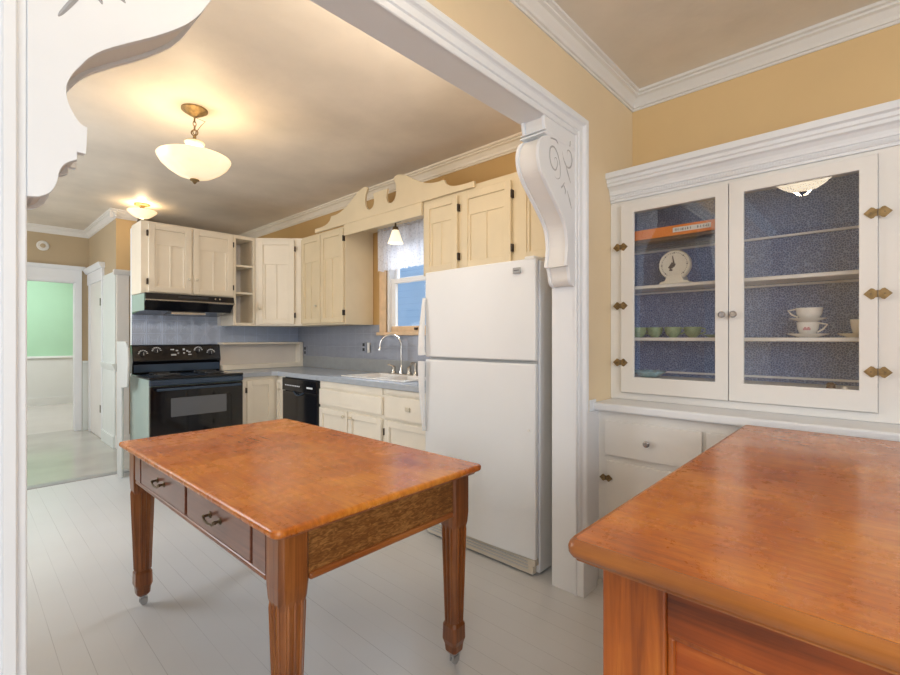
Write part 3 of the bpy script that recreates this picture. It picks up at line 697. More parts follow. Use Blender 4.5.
# backguard with slanted control face
MB().prism([(4.985, .918), (4.955, .918), (4.948, 1.005), (4.925, 1.03), (4.955, 1.172), (4.975, 1.182), (5.025, 1.182), (5.025, .918)], 'x', rx0, rx1).build('backguard', 'black', r, bevel=.006)
MB().box(rx0+.01, rx1-.01, 4.938, 4.944, .93, 1.0).build('glossy_strip', 'blue_black', r)
def ctl(x, z): # point on slanted face
    t = (z-1.03)/(1.172-1.03); return (x, 4.925+.03*t-.001, z)
for k, x in enumerate((1.16, 1.27, 1.63, 1.745)):
    z = 1.10 if k in (0, 3) else 1.125
    c = ctl(x, z)
    kb = MB().lathe([(.024, 0), (.021, -.018), (.017, -.024)], c, 18, 'y').build('control_knob', 'black_matte', r, smooth=True)
    MB().box(x-.002, x+.002, c[1]-.026, c[1]-.023, z-.014, z+.014).build('pointer', 'grey_mark', kb)
    for j in range(7):
        a = PI*(.1+j*.8/6*1.0)*1.15-.2; q = (x+.034*math.cos(a), z+.031*math.sin(a)); cc = ctl(*q)
        MB().box(q[0]-.006, q[0]+.006, cc[1]-.002, cc[1]+.001, q[1]-.004, q[1]+.004).build('dial_mark', 'grey_mark', kb)
for (x, z, ww, hh) in ((1.40, 1.135, .03, .010), (1.44, 1.125, .02, .012), (1.41, 1.085, .045, .014), (1.50, 1.135, .018, .018), (1.53, 1.12, .016, .014), (1.55, 1.11, .020, .012), (1.50, 1.10, .014, .012), (1.55, 1.085, .03, .008), (1.45, 1.10, .012, .008)):
    c = ctl(x, z); MB().box(x-ww/2, x+ww/2, c[1]-.002, c[1]+.001, z-hh/2, z+hh/2).build('panel_marking', 'grey_mark', r)
MB().box(rx0, rx1, ry-.012, ry+.03, .845, .893).build('front_trim', 'blue_black', r, bevel=.008)
od = MB().box(rx0+.003, rx1-.003, ry-.008, ry+.028, .235, .838).build('oven_door', 'dark_glass', r, bevel=.006)
MB().box(1.232, 1.685, ry-.0105, ry-.008, .575, .735).build('oven_window', 'oven_glass', od, bevel=.012)
hh = MB(); hh.tube([(rx0+.04, ry-.05, .815), (rx1-.04, ry-.05, .815)], .012, 10)
for x in (rx0+.06, rx1-.06): hh.box(x-.012, x+.012, ry-.05, ry-.005, .807, .823)
hh.build('door_handle', 'blue_black', od, smooth=True)
MB().box(rx0+.003, rx1-.003, ry-.005, ry+.028, .055, .228).build('storage_drawer', 'black', r, bevel=.006)
for x in (rx0+.05, rx1-.05):
    for y in (ry+.08, 4.95): MB().lathe([(.018, 0), (.018, .022)], (x, y, 0), 10).build('foot', 'black_matte', r)
# hood
r = thing('range_hood', (1.475, 4.78, 1.50), 'black under-cabinet range hood above the range', 'hood')
hx0, hx1 = 1.094, 1.838
MB().prism([(4.60, 1.632), (4.585, 1.580), (4.60, 1.568), (4.68, 1.490), (5.028, 1.460), (5.028, 1.638), (4.60, 1.638)], 'x', hx0, hx1).build('shell', 'black', r, bevel=.004)
MB().box(hx0-.0015, hx0, 4.62, 5.02, 1.485, 1.634).build('side_panel', 'range_side', r)
MB().prism([(4.583, 1.583), (4.578, 1.573), (4.592, 1.566), (4.602, 1.574)], 'x', hx0, hx1).build('front_lip', 'nickel', r, bevel=.001)
MB().box(1.35, 1.60, 4.588, 4.596, 1.603, 1.624).build('vent_slot', 'black_matte', r)
for x in (1.66, 1.70): MB().lathe([(.009, 0), (.008, -.010)], (x, 4.592, 1.612), 12, 'y').build('button', 'nickel', r)
MB().box(1.33, 1.62, 4.72, 4.95, 1.464, 1.484).build('filter', 'nickel', r)

# ------------------------------------------------------------------ refrigerator
fy0, fy1, fxf = 1.300, 2.120, 2.025
r = thing('refrigerator', (2.40, 1.68, 0), 'white top-freezer refrigerator beside the carved door jamb', 'refrigerator')
MB().box(fxf+.055, 2.735, fy0, fy1, .014, 1.655).build('body', 'white_side', r, bevel=.006)
MB().box(fxf+.040, fxf+.056, fy0+.012, fy1-.012, .10, 1.645).build('gasket', 'gasket', r)
def fdoor(z0, z1, nm):
    # slightly bowed front
    pts = []
    for k in range(9):
        t = k/8; y = fy0+(fy1-fy0)*t; pts.append((fxf+.014*(2*t-1)**2-.004, y))
    pts += [(fxf+.042, fy1), (fxf+.042, fy0)]
    return MB().prism(pts, 'z', z0, z1).build(nm, 'white_enamel', r, bevel=.008, seg=3)
fd = fdoor(1.128, 1.662, 'freezer_door'); rd = fdoor(.095, 1.112, 'fridge_door')
def fhandle(z0, z1, par, taper):
    y = fy1-.004; path = []; rs = []
    n = 14
    for k in range(n+1):
        t = k/n; z = z0+(z1-z0)*t
        q = t if taper > 0 else 1-t       # 0 = thin far end, 1 = thick end at the door split
        path.append((fxf-.002-.020*min(1, q*1.6)*(1 if q < .93 else .85), y+.004*q, z)); rs.append(.012+.013*q)
    MB().tube(path, rs, 12).build('handle', 'white_enamel', par, smooth=True)
fhandle(1.14, 1.50, fd, -1); fhandle(.66, 1.10, rd, 1)
MB().box(fxf-.010, fxf-.002, 1.380, 1.428, 1.590, 1.620).build('badge', 'badge', fd, bevel=.002)
MB().box(fxf-.0115, fxf-.009, 1.388, 1.420, 1.603, 1.607).build('badge_lettering', 'ink', fd)
MB().lathe([(.007, 0), (.006, -.006)], (fxf+.004, 1.335, .765), 10, 'x').build('door_screw', 'plastic_wh', rd)
g = MB(); g.box(fxf+.02, fxf+.055, fy0+.02, fy1-.01, .012, .088)
gr = g.build('toe_grille', 'grille', r, bevel=.003)
for z in (.035, .052, .069): MB().box(fxf+.016, fxf+.021, fy0+.05, fy1-.03, z, z+.006).build('slot', 'gasket', gr)
MB().box(fxf+.012, fxf+.05, fy0+.004, fy0+.05, .06, .094).build('bottom_hinge', 'grille', r, bevel=.003)
MB().box(fxf+.005, fxf+.13, fy0+.004, fy0+.065, 1.6555, 1.675).build('hinge_cap', 'plastic_wh', r, bevel=.006)
for y in (fy0+.06, fy1-.06):
    for x in (fxf+.12, 2.68): MB().lathe([(.02, 0), (.02, .031)], (x, y, 0), 10).build('foot', 'black_matte', r)

# ------------------------------------------------------------------ oak table
tx0, tx1, ty0, ty1, TZ = .522, 1.364, 1.103, 2.607, .765
r = thing('oak_table', ((tx0+tx1)/2, (ty0+ty1)/2, 0), 'oak table with two drawers and fluted tapered legs on casters', 'table')
def rrect(x0, x1, y0, y1, rad, n=5):
    out = []
    for cx, cy, a0 in ((x1-rad, y1-rad, 0), (x0+rad, y1-rad, PI/2), (x0+rad, y0+rad, PI), (x1-rad, y0+rad, 1.5*PI)):
        for k in range(n+1): a = a0+PI/2*k/n; out.append((cx+rad*math.cos(a), cy+rad*math.sin(a)))
    return out
MB().prism(rrect(tx0, tx1, ty0, ty1, .024), 'z', .741, TZ).build('tabletop', 'oak_top', r, bevel=.010, seg=3)
e = MB()
e.prism(rrect(tx0+.014, tx1-.014, ty0+.014, ty1-.014, .03), 'z', .732, .7415).build('top_molding', 'oak_y', r, bevel=.004)
lx0, lx1, ly0, ly1 = .5575, 1.3285, 1.141, 2.569
az0, az1 = .590, .732
L = .088
def leg(cx, cy):
    # chamfered square column: fluted taper, foot block
    def ring(h, c, z): # half width, chamfer
        return [(cx+x, cy+y, z) for x, y in ((h, -h+c), (h, h-c), (h-c, h), (-h+c, h), (-h, h-c), (-h, -h+c), (-h+c, -h), (h-c, -h))]
    spec = [(.044, .010, .732), (.044, .010, .585), (.042, .012, .548), (.0385, .012, .530), (.029, .010, .170), (.034, .009, .158), (.035, .009, .105), (.029, .008, .085), (.027, .008, .060), (.018, .006, .048)]
    vs = []; 
    for h, c, z in spec: vs += ring(h, c, z)
    fs = [(i*8+j, i*8+(j+1) % 8, (i+1)*8+(j+1) % 8, (i+1)*8+j) for i in range(len(spec)-1) for j in range(8)]
    fs += [tuple(range(8)), tuple(range(len(spec)*8-1, len(spec)*8-9, -1))]
    lg = MB().add(vs, fs).build('leg', 'oak_z', r, bevel=.002, seg=1)
    # reeds standing on each face
    m = MB()
    for sx, sy in ((1, 0), (-1, 0), (0, 1), (0, -1)):
        for k in (-1, 0, 1):
            def P(hh, z):
                off = k*hh*.50
                return (cx+sx*hh+(off if sx == 0 else 0), cy+sy*hh+(off if sy == 0 else 0), z)
            m.tube([P(.0395, .545), P(.0385, .525), P(.0335, .34), P(.029, .172)], [.002, .0062, .0052, .0042], 8)
    m.build('reeding', 'oak_z', lg, smooth=True)
    cs = MB().lathe([(.010, .030), (.010, .050)], (cx, cy, 0), 10).build('caster', 'rubber', lg)
    c2 = MB(); c2.box(cx-.011, cx+.018, cy-.012, cy-.009, .012, .036).box(cx-.011, cx+.018, cy+.009, cy+.012, .012, .036).box(cx-.011, cx+.018, cy-.012, cy+.012, .032, .036)
    c2.lathe([(.013, -.008), (.0145, -.004), (.0145, .004), (.013, .008)], (cx+.006, cy, .0145), 18, 'y')
    c2.build('caster_wheel', 'rubber', lg, smooth=True)
hl = .044
for cx in (lx0+hl, lx1-hl):
    for cy in (ly0+hl, ly1-hl): leg(cx, cy)
# aprons
for y0, y1 in ((ly0+.012, ly0+.034), (ly1-.034, ly1-.012)):
    MB().box(lx0+L, lx1-L, y0, y1, az0+.012, az1).build('apron', 'oak_fleck', r)
    MB().box(lx0+L, lx1-L, y0-.010, y1+.010, az0-.006, az0+.014).build('apron_bead', 'oak_x', r, bevel=.008, seg=3)
MB().box(lx1-.034, lx1-.012, ly0+L, ly1-L, az0, az1).build('apron', 'oak_y', r, bevel=.002)
ap = MB(); ap.box(lx0+.014, lx0+.036, ly0+L, ly1-L, az0, az1)
ap.build('apron', 'oak_red', r)
MB().box(lx0+.004, lx0+.040, ly0+L, ly1-L, az0-.006, az0+.012).build('apron_bead', 'oak_y', r, bevel=.007, seg=3)
def pull(x, y, z, par):
    h = MB()
    for dy in (-.040, .040):
        h.lathe([(.012, 0), (.010, -.003), (.005, -.006), (.0045, -.016), (.0075, -.020), (.003, -.025)], (x, y+dy, z+.004), 14, 'x')
        h.prism([(y+dy-.017, z+.004), (y+dy, z+.016), (y+dy+.017, z+.004), (y+dy, z-.008)], 'x', x-.002, x)
    h.tube([(x-.018, y-.050, z+.004), (x-.020, y-.042, z+.002), (x-.022, y-.030, z-.006), (x-.023, y, z-.008), (x-.022, y+.030, z-.006), (x-.020, y+.042, z+.002), (x-.018, y+.050, z+.004)], [.004, .004, .0036, .004, .0036, .004, .004], 8)
    h.build('handle', 'brass_dk', par, smooth=True)
for y0, y1 in ((1.322, 1.822), (1.846, 2.385)):
    d = MB().box(lx0+.003, lx0+.014, y0, y1, az0+.018, az1-.004).build('drawer', 'oak_red', r, bevel=.002)
    pull(lx0+.003, (y0+y1)/2, .665, d)
for y0, y1 in ((ly0+L, 1.306), (2.400, ly1-L)):
    MB().box(lx0+.003, lx0+.014, y0, y1, az0+.014, az1).build('apron_panel', 'oak_red', r, bevel=.001)

bpy.data.objects['oak_table'].rotation_euler.z = .0175
# ------------------------------------------------------------------ oak desk in the foreground
dx0, dx1, dy0, dy1, DZT = .722, 2.165, -.62, .403, .90
r = thing('oak_desk', ((dx0+dx1)/2, (dy0+dy1)/2, 0), 'large golden oak desk with thick rounded top in the right foreground', 'desk')
MB().prism(rrect(dx0+.012, dx1-.012, dy0+.012, dy1-.012, .014), 'z', DZT-.030, DZT).build('desktop', 'oak_top', r, bevel=.002)
def ringmold(x0, x1, y0, y1, prof, name, mat, rad=.02):
    base = rrect(0, 1, 0, 1, .1)  # topology only
    vs = []; n = None
    for inset, z in prof:
        rr = max(.002, rad-inset); q = rrect(x0+inset, x1-inset, y0+inset, y1-inset, rr); n = len(q); vs += [(x, y, z) for x, y in q]
    m = len(prof); fs = [(i*n+j, i*n+(j+1) % n, ((i+1) % m)*n+(j+1) % n, ((i+1) % m)*n+j) for i in range(m) for j in range(n)]
    return MB().add(vs, fs).build(name, mat, r, smooth=True)
ringmold(dx0, dx1, dy0, dy1, [(.014, DZT-.0005), (.009, DZT+.0005), (.003, DZT-.006), (0, DZT-.014), (.001, DZT-.024), (.006, DZT-.031), (.012, DZT-.033), (.014, DZT-.038), (.022, DZT-.041), (.030, DZT-.042), (.030, DZT-.020)], 'edge_molding', 'desk_edge')
cx0, cx1, cy0, cy1 = dx0+.048, dx1-.042, dy0+.042, dy1-.048
MB().box(cx0+.03, cx1-.03, cy0+.03, cy1-.03, .10, DZT-.045).build('carcass', 'desk_z', r)
for x in (cx0, cx1-.06):
    for y in (cy0, cy1-.105):
        MB().box(x, x+.06, y, y+.105, 0, DZT-.036).build('corner_post', 'desk_z', r, bevel=.004)
for x0, x1 in ((cx0+.006, cx0+.032), (cx1-.032, cx1-.006)):
    MB().box(x0, x1, cy0+.105, cy1-.105, .775, DZT-.036).build('top_rail', 'desk_y', r, bevel=.002)
    MB().box(x0, x1, cy0+.105, cy1-.105, .10, .20).build('bottom_rail', 'desk_y', r, bevel=.002)
    MB().box(x0+.012, x1-.004, cy0+.105, cy1-.105, .20, .775).build('side_panel', 'desk_y', r)
    MB().box(x0+.002, x1-.008, cy0+.105, cy1-.105, .767, .777).build('panel_bead', 'desk_z', r, bevel=.003)
    MB().box(x0+.002, x1-.008, cy1-.115, cy1-.105, .20, .77).build('panel_bead', 'desk_z', r, bevel=.003)
for y0, y1 in ((cy0+.006, cy0+.032), (cy1-.032, cy1-.006)):
    MB().box(cx0+.06, cx1-.06, y0, y1, .775, DZT-.036).build('top_rail', 'oak_x', r, bevel=.002)
    MB().box(cx0+.06, cx1-.06, y0+.008, y1-.008, .10, .775).build('back_panel', 'oak_x', r)

# ------------------------------------------------------------------ china cabinet
HL, HR = -1.0835, .14      # in frame a = -y
r = thing('china_cabinet', FH(-.47, -.15, .918), 'tall white built-in china cabinet with two glazed doors and crown', 'cabinet')
c = MB(FH)
c.box(HL, -1.0203, -.02, 0, .918, 1.985).box(-.0055, HR, -.02, 0, .918, 1.985).box(-1.022, -.003, -.02, 0, 1.967, 1.985).box(-1.022, -.003, -.02, 0, .918, .954)
c.box(HL, HL+.018, -.30, -.02, .918, 2.0).box(HR-.018, HR, -.30, -.02, .918, 2.0).box(HL+.018, HR-.018, -.30, -.02, 1.985, 2.0).box(HL+.018, HR-.018, -.30, -.02, .918, 1.031)
c.build('carcass', 'trim_warm', r, bevel=.002)
c = MB(FH); c.box(HL+.0185, HR-.0185, -.299, -.292, 1.0315, 1.984).box(HL+.0185, HL+.024, -.292, -.022, 1.0315, 1.984).box(HR-.024, HR-.0185, -.292, -.022, 1.0315, 1.984)
c.build('wallpaper_lining', 'paper', r)
cp = [(0, 1.985), (.006, 1.985), (.006, 1.998), (.012, 2.000), (.012, 2.020), (.018, 2.022), (.018, 2.032), (.022, 2.045), (.034, 2.060), (.048, 2.066), (.048, 2.080), (.056, 2.084), (.056, 2.100), (.070, 2.106), (.070, 2.135), (0, 2.135)]
MB().prism([(2.455-p, z) for p, z in cp]+[(2.75, 2.135), (2.75, 2.002), (2.455, 2.002)], 'y', -HR-.0, 1.0825).build('crown_molding', 'trim', r, bevel=.001, seg=1)
b = MB(FH)
k = -1.05
while k < HR-.02: b.box(k, k+.006, .012, .0165, 2.003, 2.017); k += .012
b.build('dentil_strip', 'trim', r)
for z in (1.738, 1.50, 1.050):
    MB(FH).box(HL+.025, HR-.025, -.291, -.276, z, z+.010).build('cleat', 'trim', r)
for z0 in (1.512, 1.232):
    MB(FH).box(HL+.026, HR-.026, -.275, -.075, z0, z0+.018).build('shelf', 'trim_warm', r, bevel=.004)
MB(FH).box(HL+.026, -.53, -.275, -.09, 1.748, 1.754).build('glass_shelf', 'pane_shelf', r)
def lozenge_hinge(F, a, z, s, par):
    o = .0215
    pts = []
    for sg in (1, -1):
        pts += []
    P = [(0, .014), (.006, .013), (.012, .020), (.020, .022), (.026, .016), (.042, 0)]
    poly = [(x, y) for x, y in P] + [(x, -y) for x, y in reversed(P[:-1])] + [(-x, -y) for x, y in P[1:]] + [(-x, y) for x, y in reversed(P[:-1])][:-1]
    n = len(poly)
    vs = [(a+x*s, o, z+y*s) for x, y in poly]+[(a+x*s, o+.003, z+y*s) for x, y in poly]
    fs = [tuple(range(n)), tuple(range(2*n-1, n-1, -1))]+[(i, (i+1) % n, n+(i+1) % n, n+i) for i in range(n)]
    m = MB(F).add(vs, fs)
    h = m.build('hinge', 'brass', par)
    MB(F).box(a-.0022, a+.0022, o+.003, o+.006, z-.014*s, z+.014*s).build('hinge_pin', 'brass_dk', h, bevel=.002)
    for dx in (-.02, .02):
        c = F(a+dx*s, o+.003, z); MB().lathe([(.003*s, 0), (.003*s, -.0015)], c, 8, 'x').build('screw', 'brass_dk', h)
for (a0, a1, g0, g1, ka, ha, hs) in ((-1.020, -.514, -.950, -.568, -.536, -1.020, .95), (-.511, -.006, -.452, -.061, -.490, -.006, 1.0)):
    d = MB(FH)
    z0, z1, gz0, gz1 = .957, 1.964, 1.041, 1.912
    d.add([(a, o, z) for o in (.001, .021) for a, z in ((a0, z0), (a1, z0), (a1, z1), (a0, z1), (g0, gz0), (g1, gz0), (g1, gz1), (g0, gz1))],
          [(o*8+k, o*8+(k+1) % 4, o*8+4+(k+1) % 4, o*8+4+k) for o in (0, 1) for k in range(4)] + [(q+k, q+(k+1) % 4, 8+q+(k+1) % 4, 8+q+k) for q in (0, 4) for k in range(4)])
    dd = d.build('door', 'trim_warm', r, bevel=.003)
    MB(FH).box(g0+.0005, g1-.0005, .009, .012, gz0+.0005, gz1-.0005).build('glass_pane', 'pane', dd)
    knob(FH, ka, .021, 1.356, dd, 'glass_knob', .016)
    for z in (1.116, 1.42, 1.735): lozenge_hinge(FH, ha, z, hs, dd)
# ledge and base
o = MB(FHB).prism([(HL, -.485), (HL, .035), (HR, .035), (HR, -.485)], 'z', .876, .917).build('worktop', 'trim', bevel=.010, seg=3)
tag(o, 'white wooden ledge with rounded edge under the china cabinet', 'countertop')
r = thing('drawer_cabinet', FHB(-.47, -.2, 0), 'white built-in base cabinet with drawers under the china cabinet', 'cabinet')
c = MB(FHB); c.box(HL, HR, -.48, 0, 0, .875)
c.build('carcass', 'trim_warm', r, bevel=.002)
for a0, a1 in ((-1.027, -.577), (-.560, -.07)):
    d = MB(FHB).box(a0, a1, .001, .018, .655, .830).build('drawer', 'trim_warm', r, bevel=.003)
    knob(FHB, (a0+a1)/2-.01, .018, .742, d, 'glass_knob', .016)
    d = MB(FHB).box(a0+.01, a1, .001, .016, .06, .625).build('door', 'trim_warm', r, bevel=.003)
    h = lozenge_hinge(FHB, a0+.01, .538, .8, d)
MB().box(2.20, 2.27, 1.0785, 1.0905, .87, .93).build('trim_17', 'trim', kind='structure', bevel=.003)

MB().box(JR+.094, 2.271, 1.066, 1.0835, 0, .874).build('trim_18', 'trim', kind='structure')
# ---- contents of the china cabinet
def put(y, x): return (x, y)
# orange box on the glass shelf
r = thing('orange_box', (2.57, .80, 1.7545), 'flat orange box with white label on the glass shelf', 'box')
MB().box(2.50, 2.70, .57, 1.02, 1.7725, 1.824).build('lid', 'orange', r, bevel=.002)
MB().box(2.505, 2.695, .575, 1.015, 1.7545, 1.772).build('tray', 'brown_dk', r, bevel=.001)
lb = MB().box(2.4985, 2.4995, .60, .775, 1.787, 1.811).build('label', 'paper_wh', r)
x = .765
while x > .615:   # two short illegible printed words
    if not (.668 < x < .692):
        w_ = random.choice((.006, .008, .010)); m = MB(); m.box(2.4975, 2.4985, x-w_, x-w_+.0022, 1.793, 1.805)
        if random.random() < .8: m.box(2.4975, 2.4985, x-w_, x-.001, random.choice((1.793, 1.798, 1.803)), random.choice((1.7955, 1.8005, 1.8055))) if False else m.box(2.4975, 2.4985, x-w_, x-.001, 1.7975, 1.7995)
        if random.random() < .5: m.box(2.4975, 2.4985, x-.003, x-.001, 1.793, 1.805)
        m.build('printed_mark', 'ink', lb)
    x -= .0115
# kitchen scale
sy, sx, sz = .782, 2.56, 1.5305
r = thing('kitchen_scale', (sx, sy, sz), 'cream kitchen scale with round dial on the upper shelf', 'scale')
MB().prism([(sy-.075, sz), (sy+.075, sz), (sy+.07, sz+.010), (sy+.045, sz+.016), (sy+.035, sz+.045), (sy-.035, sz+.045), (sy-.045, sz+.016), (sy-.07, sz+.010)], 'x', sx-.025, sx+.08).build('base', 'scale_wh', r, bevel=.003)
MB().lathe([(.070, .03), (.076, .02), (.078, -.012), (.074, -.018), (.070, -.014)], (sx, sy, sz+.098), 36, 'x').build('dial_housing', 'scale_wh', r, smooth=True)
fc = MB().lathe([(.069, -.0135), (.001, -.0140)], (sx, sy, sz+.098), 36, 'x').build('dial_face', 'dial', r)
for k in range(40):
    a = 2*PI*k/40; y = sy+.062*math.cos(a); z = sz+.098+.062*math.sin(a); q = .0016 if k % 5 else .0032
    MB().box(sx-.0155, sx-.0145, y-q, y+q, z-q, z+q).build('tick', 'ink', fc)
nd = MB(); nd.prism([(sy+.004, sz+.096), (sy-.004, sz+.098), (sy+.006, sz+.145), (sy+.010, sz+.144)], 'x', sx-.017, sx-.016)
nd.prism([(sy+.030, sz+.085), (sy+.012, sz+.112), (sy-.008, sz+.102), (sy-.002, sz+.088), (sy+.018, sz+.076)], 'x', sx-.0165, sx-.0155)
nd.prism([(sy+.026, sz+.070), (sy+.020, sz+.079), (sy+.006, sz+.072), (sy+.012, sz+.066)], 'x', sx-.0165, sx-.0155)
nd.build('needle', 'ink', fc)
# green glass cups on the middle shelf, plus a saucer
def green_cup(y, x, lab, hy):
    z = 1.2505
    c = MB().lathe([(.018, z), (.020, z+.004), (.034, z+.016), (.040, z+.035), (.043, z+.055), (.040, z+.055), (.036, z+.035), (.030, z+.018), (.006, z+.008)], (x, y, 0), 24).build('green_cup', 'jade', smooth=True)
    tag(c, lab, 'cup', 'green glass cups on the middle shelf')
    s = 1 if hy else -1
    MB().tube([(x, y+s*.040, z+.048), (x, y+s*.058, z+.045), (x, y+s*.060, z+.028), (x, y+s*.038, z+.018)], .004, 8).build('handle', 'jade', c, smooth=True)
for k, (y, lab) in enumerate(((.985, 'green glass cup at the left end of the row on the middle shelf'), (.905, 'green glass cup second from the left in the row'), (.805, 'green glass cup in the middle of the row on the middle shelf'), (.715, 'green glass cup at the right end of the row, next to the saucer'))):
    green_cup(y, 2.60+(.02 if k % 2 else 0), lab, k < 2)
MB_s = MB().lathe([(.03, 1.2505), (.034, 1.254), (.058, 1.262), (.060, 1.265), (.054, 1.264), (.03, 1.257), (.005, 1.256)], (2.60, .605, 0), 28).build('green_saucer', 'jade', smooth=True)
tag(MB_s, 'empty green glass saucer right of the green cups', 'saucer')
# aqua dishes at the bottom
o = MB().lathe([(.03, 1.0315), (.05, 1.036), (.085, 1.062), (.088, 1.067), (.08, 1.065), (.05, 1.042), (.004, 1.038)], (2.60, .93, 0), 32, wob=lambda t, i: 1+(.04*math.cos(t*10) if i in (2, 3, 4) else 0)).build('glass_dish', 'aqua', smooth=True)
tag(o, 'pale aqua fluted glass dish on the cabinet floor at left', 'dish')
sp = MB(); sp.box(2.475, 2.49, .60, .70, 1.0315, 1.037); sp.lathe([(.002, 1.0315), (.014, 1.036), (.016, 1.040), (.004, 1.040)], (2.482, .585, 0), 12)
o = sp.build('butter_knife', 'chrome', bevel=.002); tag(o, 'flat metal utensil lying on the cabinet floor by the glass', 'utensil')
def saucer(x, y, z, r_, lab, mat='china', grp=None):
    o = MB().lathe([(r_*.5, z), (r_*.55, z+.003), (r_*.95, z+.013), (r_, z+.017), (r_*.93, z+.016), (r_*.5, z+.006), (.004, z+.005)], (x, y, 0), 28).build('saucer', mat, smooth=True)
    return tag(o, lab, 'saucer', grp)
def teacup(x, y, z, r_, h, lab, hs, mat='china', decal=False):
    o = MB().lathe([(r_*.55, z), (r_*.55, z+.004), (r_*.75, z+.010), (r_*.92, z+h*.5), (r_, z+h), (r_*.94, z+h), (r_*.84, z+h*.5), (r_*.6, z+.014), (.004, z+.010)], (x, y, 0), 28).build('teacup', mat, smooth=True)
    tag(o, lab, 'cup')
    # angular handle
    MB().tube([(x, y+hs*r_*.97, z+h*.92), (x, y+hs*(r_+.026), z+h*.80), (x, y+hs*(r_+.012), z+h*.45), (x, y+hs*r_*.80, z+h*.22)], .0042, 6).build('handle', mat, o, smooth=True)
    if decal:
        for a in (2.9, 3.2):
            for k in range(3):
                c = (x+r_*.93*math.cos(a+k*.09)-.001, y+r_*.93*math.sin(a+k*.09), z+h*(.45+.1*(k % 2)))
                MB().lathe([(.005, .001), (.004, -.002)], c, 8, 'x').build('rose_decal', 'pink', o)
    return o
cz = 1.2505; cy_, cx_ = .235, 2.585
saucer(cx_, cy_, cz, .078, 'white china saucer at the bottom of the cup stack')
teacup(cx_, cy_, cz+.010, .042, .058, 'white floral teacup at the bottom of the stacked pair', -1, decal=True)
saucer(cx_, cy_, cz+.0685, .068, 'white china saucer balanced between the two stacked teacups')
teacup(cx_, cy_-.005, cz+.0785, .050, .052, 'white china teacup on top of the stack', 1)
saucer(2.60, .075, cz, .062, 'cream saucer under the single cup at the shelf end', 'china_cream')
teacup(2.60, .058, cz+.010, .036, .066, 'cream teacup alone on its saucer at the shelf end', -1, 'china_cream')
tr = thing('trinket', (2.50, .12, 1.0315), 'small dark and white trinket on the cabinet floor at right', 'ornament')
MB().lathe([(.010, 1.0315), (.018, 1.036), (.014, 1.048), (.018, 1.054), (.006, 1.062)], (2.495, .15, 0), 14).build('dark_bowl', 'brown_dk', tr, smooth=True)
MB().lathe([(.006, 1.0315), (.013, 1.037), (.010, 1.045), (.004, 1.05)], (2.495, .105, 0), 14).build('white_bead', 'china', tr, smooth=True)

# ------------------------------------------------------------------ ceiling lamps
def bowl_pendant(x, y, label, scale=1.0, up=0, glass='lamp'):
    r = thing('bowl_pendant', (x, y, CEIL), label, 'ceiling light')
    z = CEIL
    if up: MB().lathe([(.07, z), (.07, z-.004)], (x, y, 0), 28).build('backplate', 'brass', r)
    MB().lathe([(.075, z), (.075, z-.010), (.060, z-.022), (.030, z-.040), (.012, z-.046), (.010, z-.052)], (x, y, 0), 28).build('canopy', 'brass', r, smooth=True)
    ch = MB(); zz = z-.052
    for k in range(4):
        h = .034; q = []
        for j in range(14):
            a = 2*PI*j/14; u, v = .009*math.cos(a), .5*h*math.sin(a)
            q.append((x+(u if k % 2 else 0), y+(0 if k % 2 else u), zz-.014-k*.026+v*.95))
        ch.tube(q, .0025, 6, closed=True)
    rg = []
    for j in range(20):
        a = 2*PI*j/20; rg.append((x+.020*math.cos(a)*.7, y-.020*math.cos(a)*.7, z-.148+.018*math.sin(a)))
    ch.tube(rg, .004, 8, closed=True)
    ch.build('chain', 'brass', r, smooth=True)
    MB().tube([(x, y, z-.05), (x+.05, y-.04, z-.075), (x+.03, y-.03, z-.10), (x+.004, y, z-.15)], .0018, 6).build('cord', 'brass', r, smooth=True)
    MB().lathe([(.008, z-.165), (.010, z-.18), (.010, z-.195), (.006, z-.21)], (x, y, 0), 14).build('stem', 'brass', r, smooth=True)
    MB().lathe([(.012, z-.194), (.048, z-.202), (.058, z-.214), (.050, z-.228), (.018, z-.238)], (x, y, 0), 28).build('collar', 'frosted', r, smooth=True)
    MB().lathe([(.006, z-.235), (.006, z-.44+up)], (x, y, 0), 8).build('rod', 'brass', r)
    R_ = .235*scale; z += up
    prof = [(R_*.985, z-.305), (R_, z-.310), (R_*.985, z-.320), (R_*.90, z-.350), (R_*.72, z-.385), (R_*.48, z-.418), (R_*.22, z-.436), (.012, z-.442), (.012, z-.436), (R_*.46, z-.411), (R_*.70, z-.378), (R_*.88, z-.345), (R_*.965, z-.316)]
    MB().lathe(prof, (x, y, 0), 48, cap=False).build('glass_bowl', glass, r, smooth=True)
    MB().lathe([(.004, z-.438), (.026, z-.443), (.028, z-.450), (.014, z-.458), (.010, z-.466), (.003, z-.472)], (x, y, 0), 18).build('finial', 'brass', r, smooth=True)
    return r
bowl_pendant(1.02, 3.16, 'brass pendant with shallow lit alabaster glass bowl in the kitchen', .89)
bowl_pendant(.50, .43, 'lit alabaster bowl pendant seen mirrored in the right cabinet door glass', .86, .11, 'lamp_d')
lx, ly = 1.36, 5.83
r = thing('flush_light', (lx, ly, CEIL), 'small flush ceiling light with pleated glowing glass beyond the range', 'ceiling light')
MB().lathe([(.075, CEIL), (.075, CEIL-.012), (.035, CEIL-.022), (.022, CEIL-.035), (.022, CEIL-.05), (.04, CEIL-.055)], (lx, ly, 0), 24).build('canopy', 'brass', r, smooth=True)
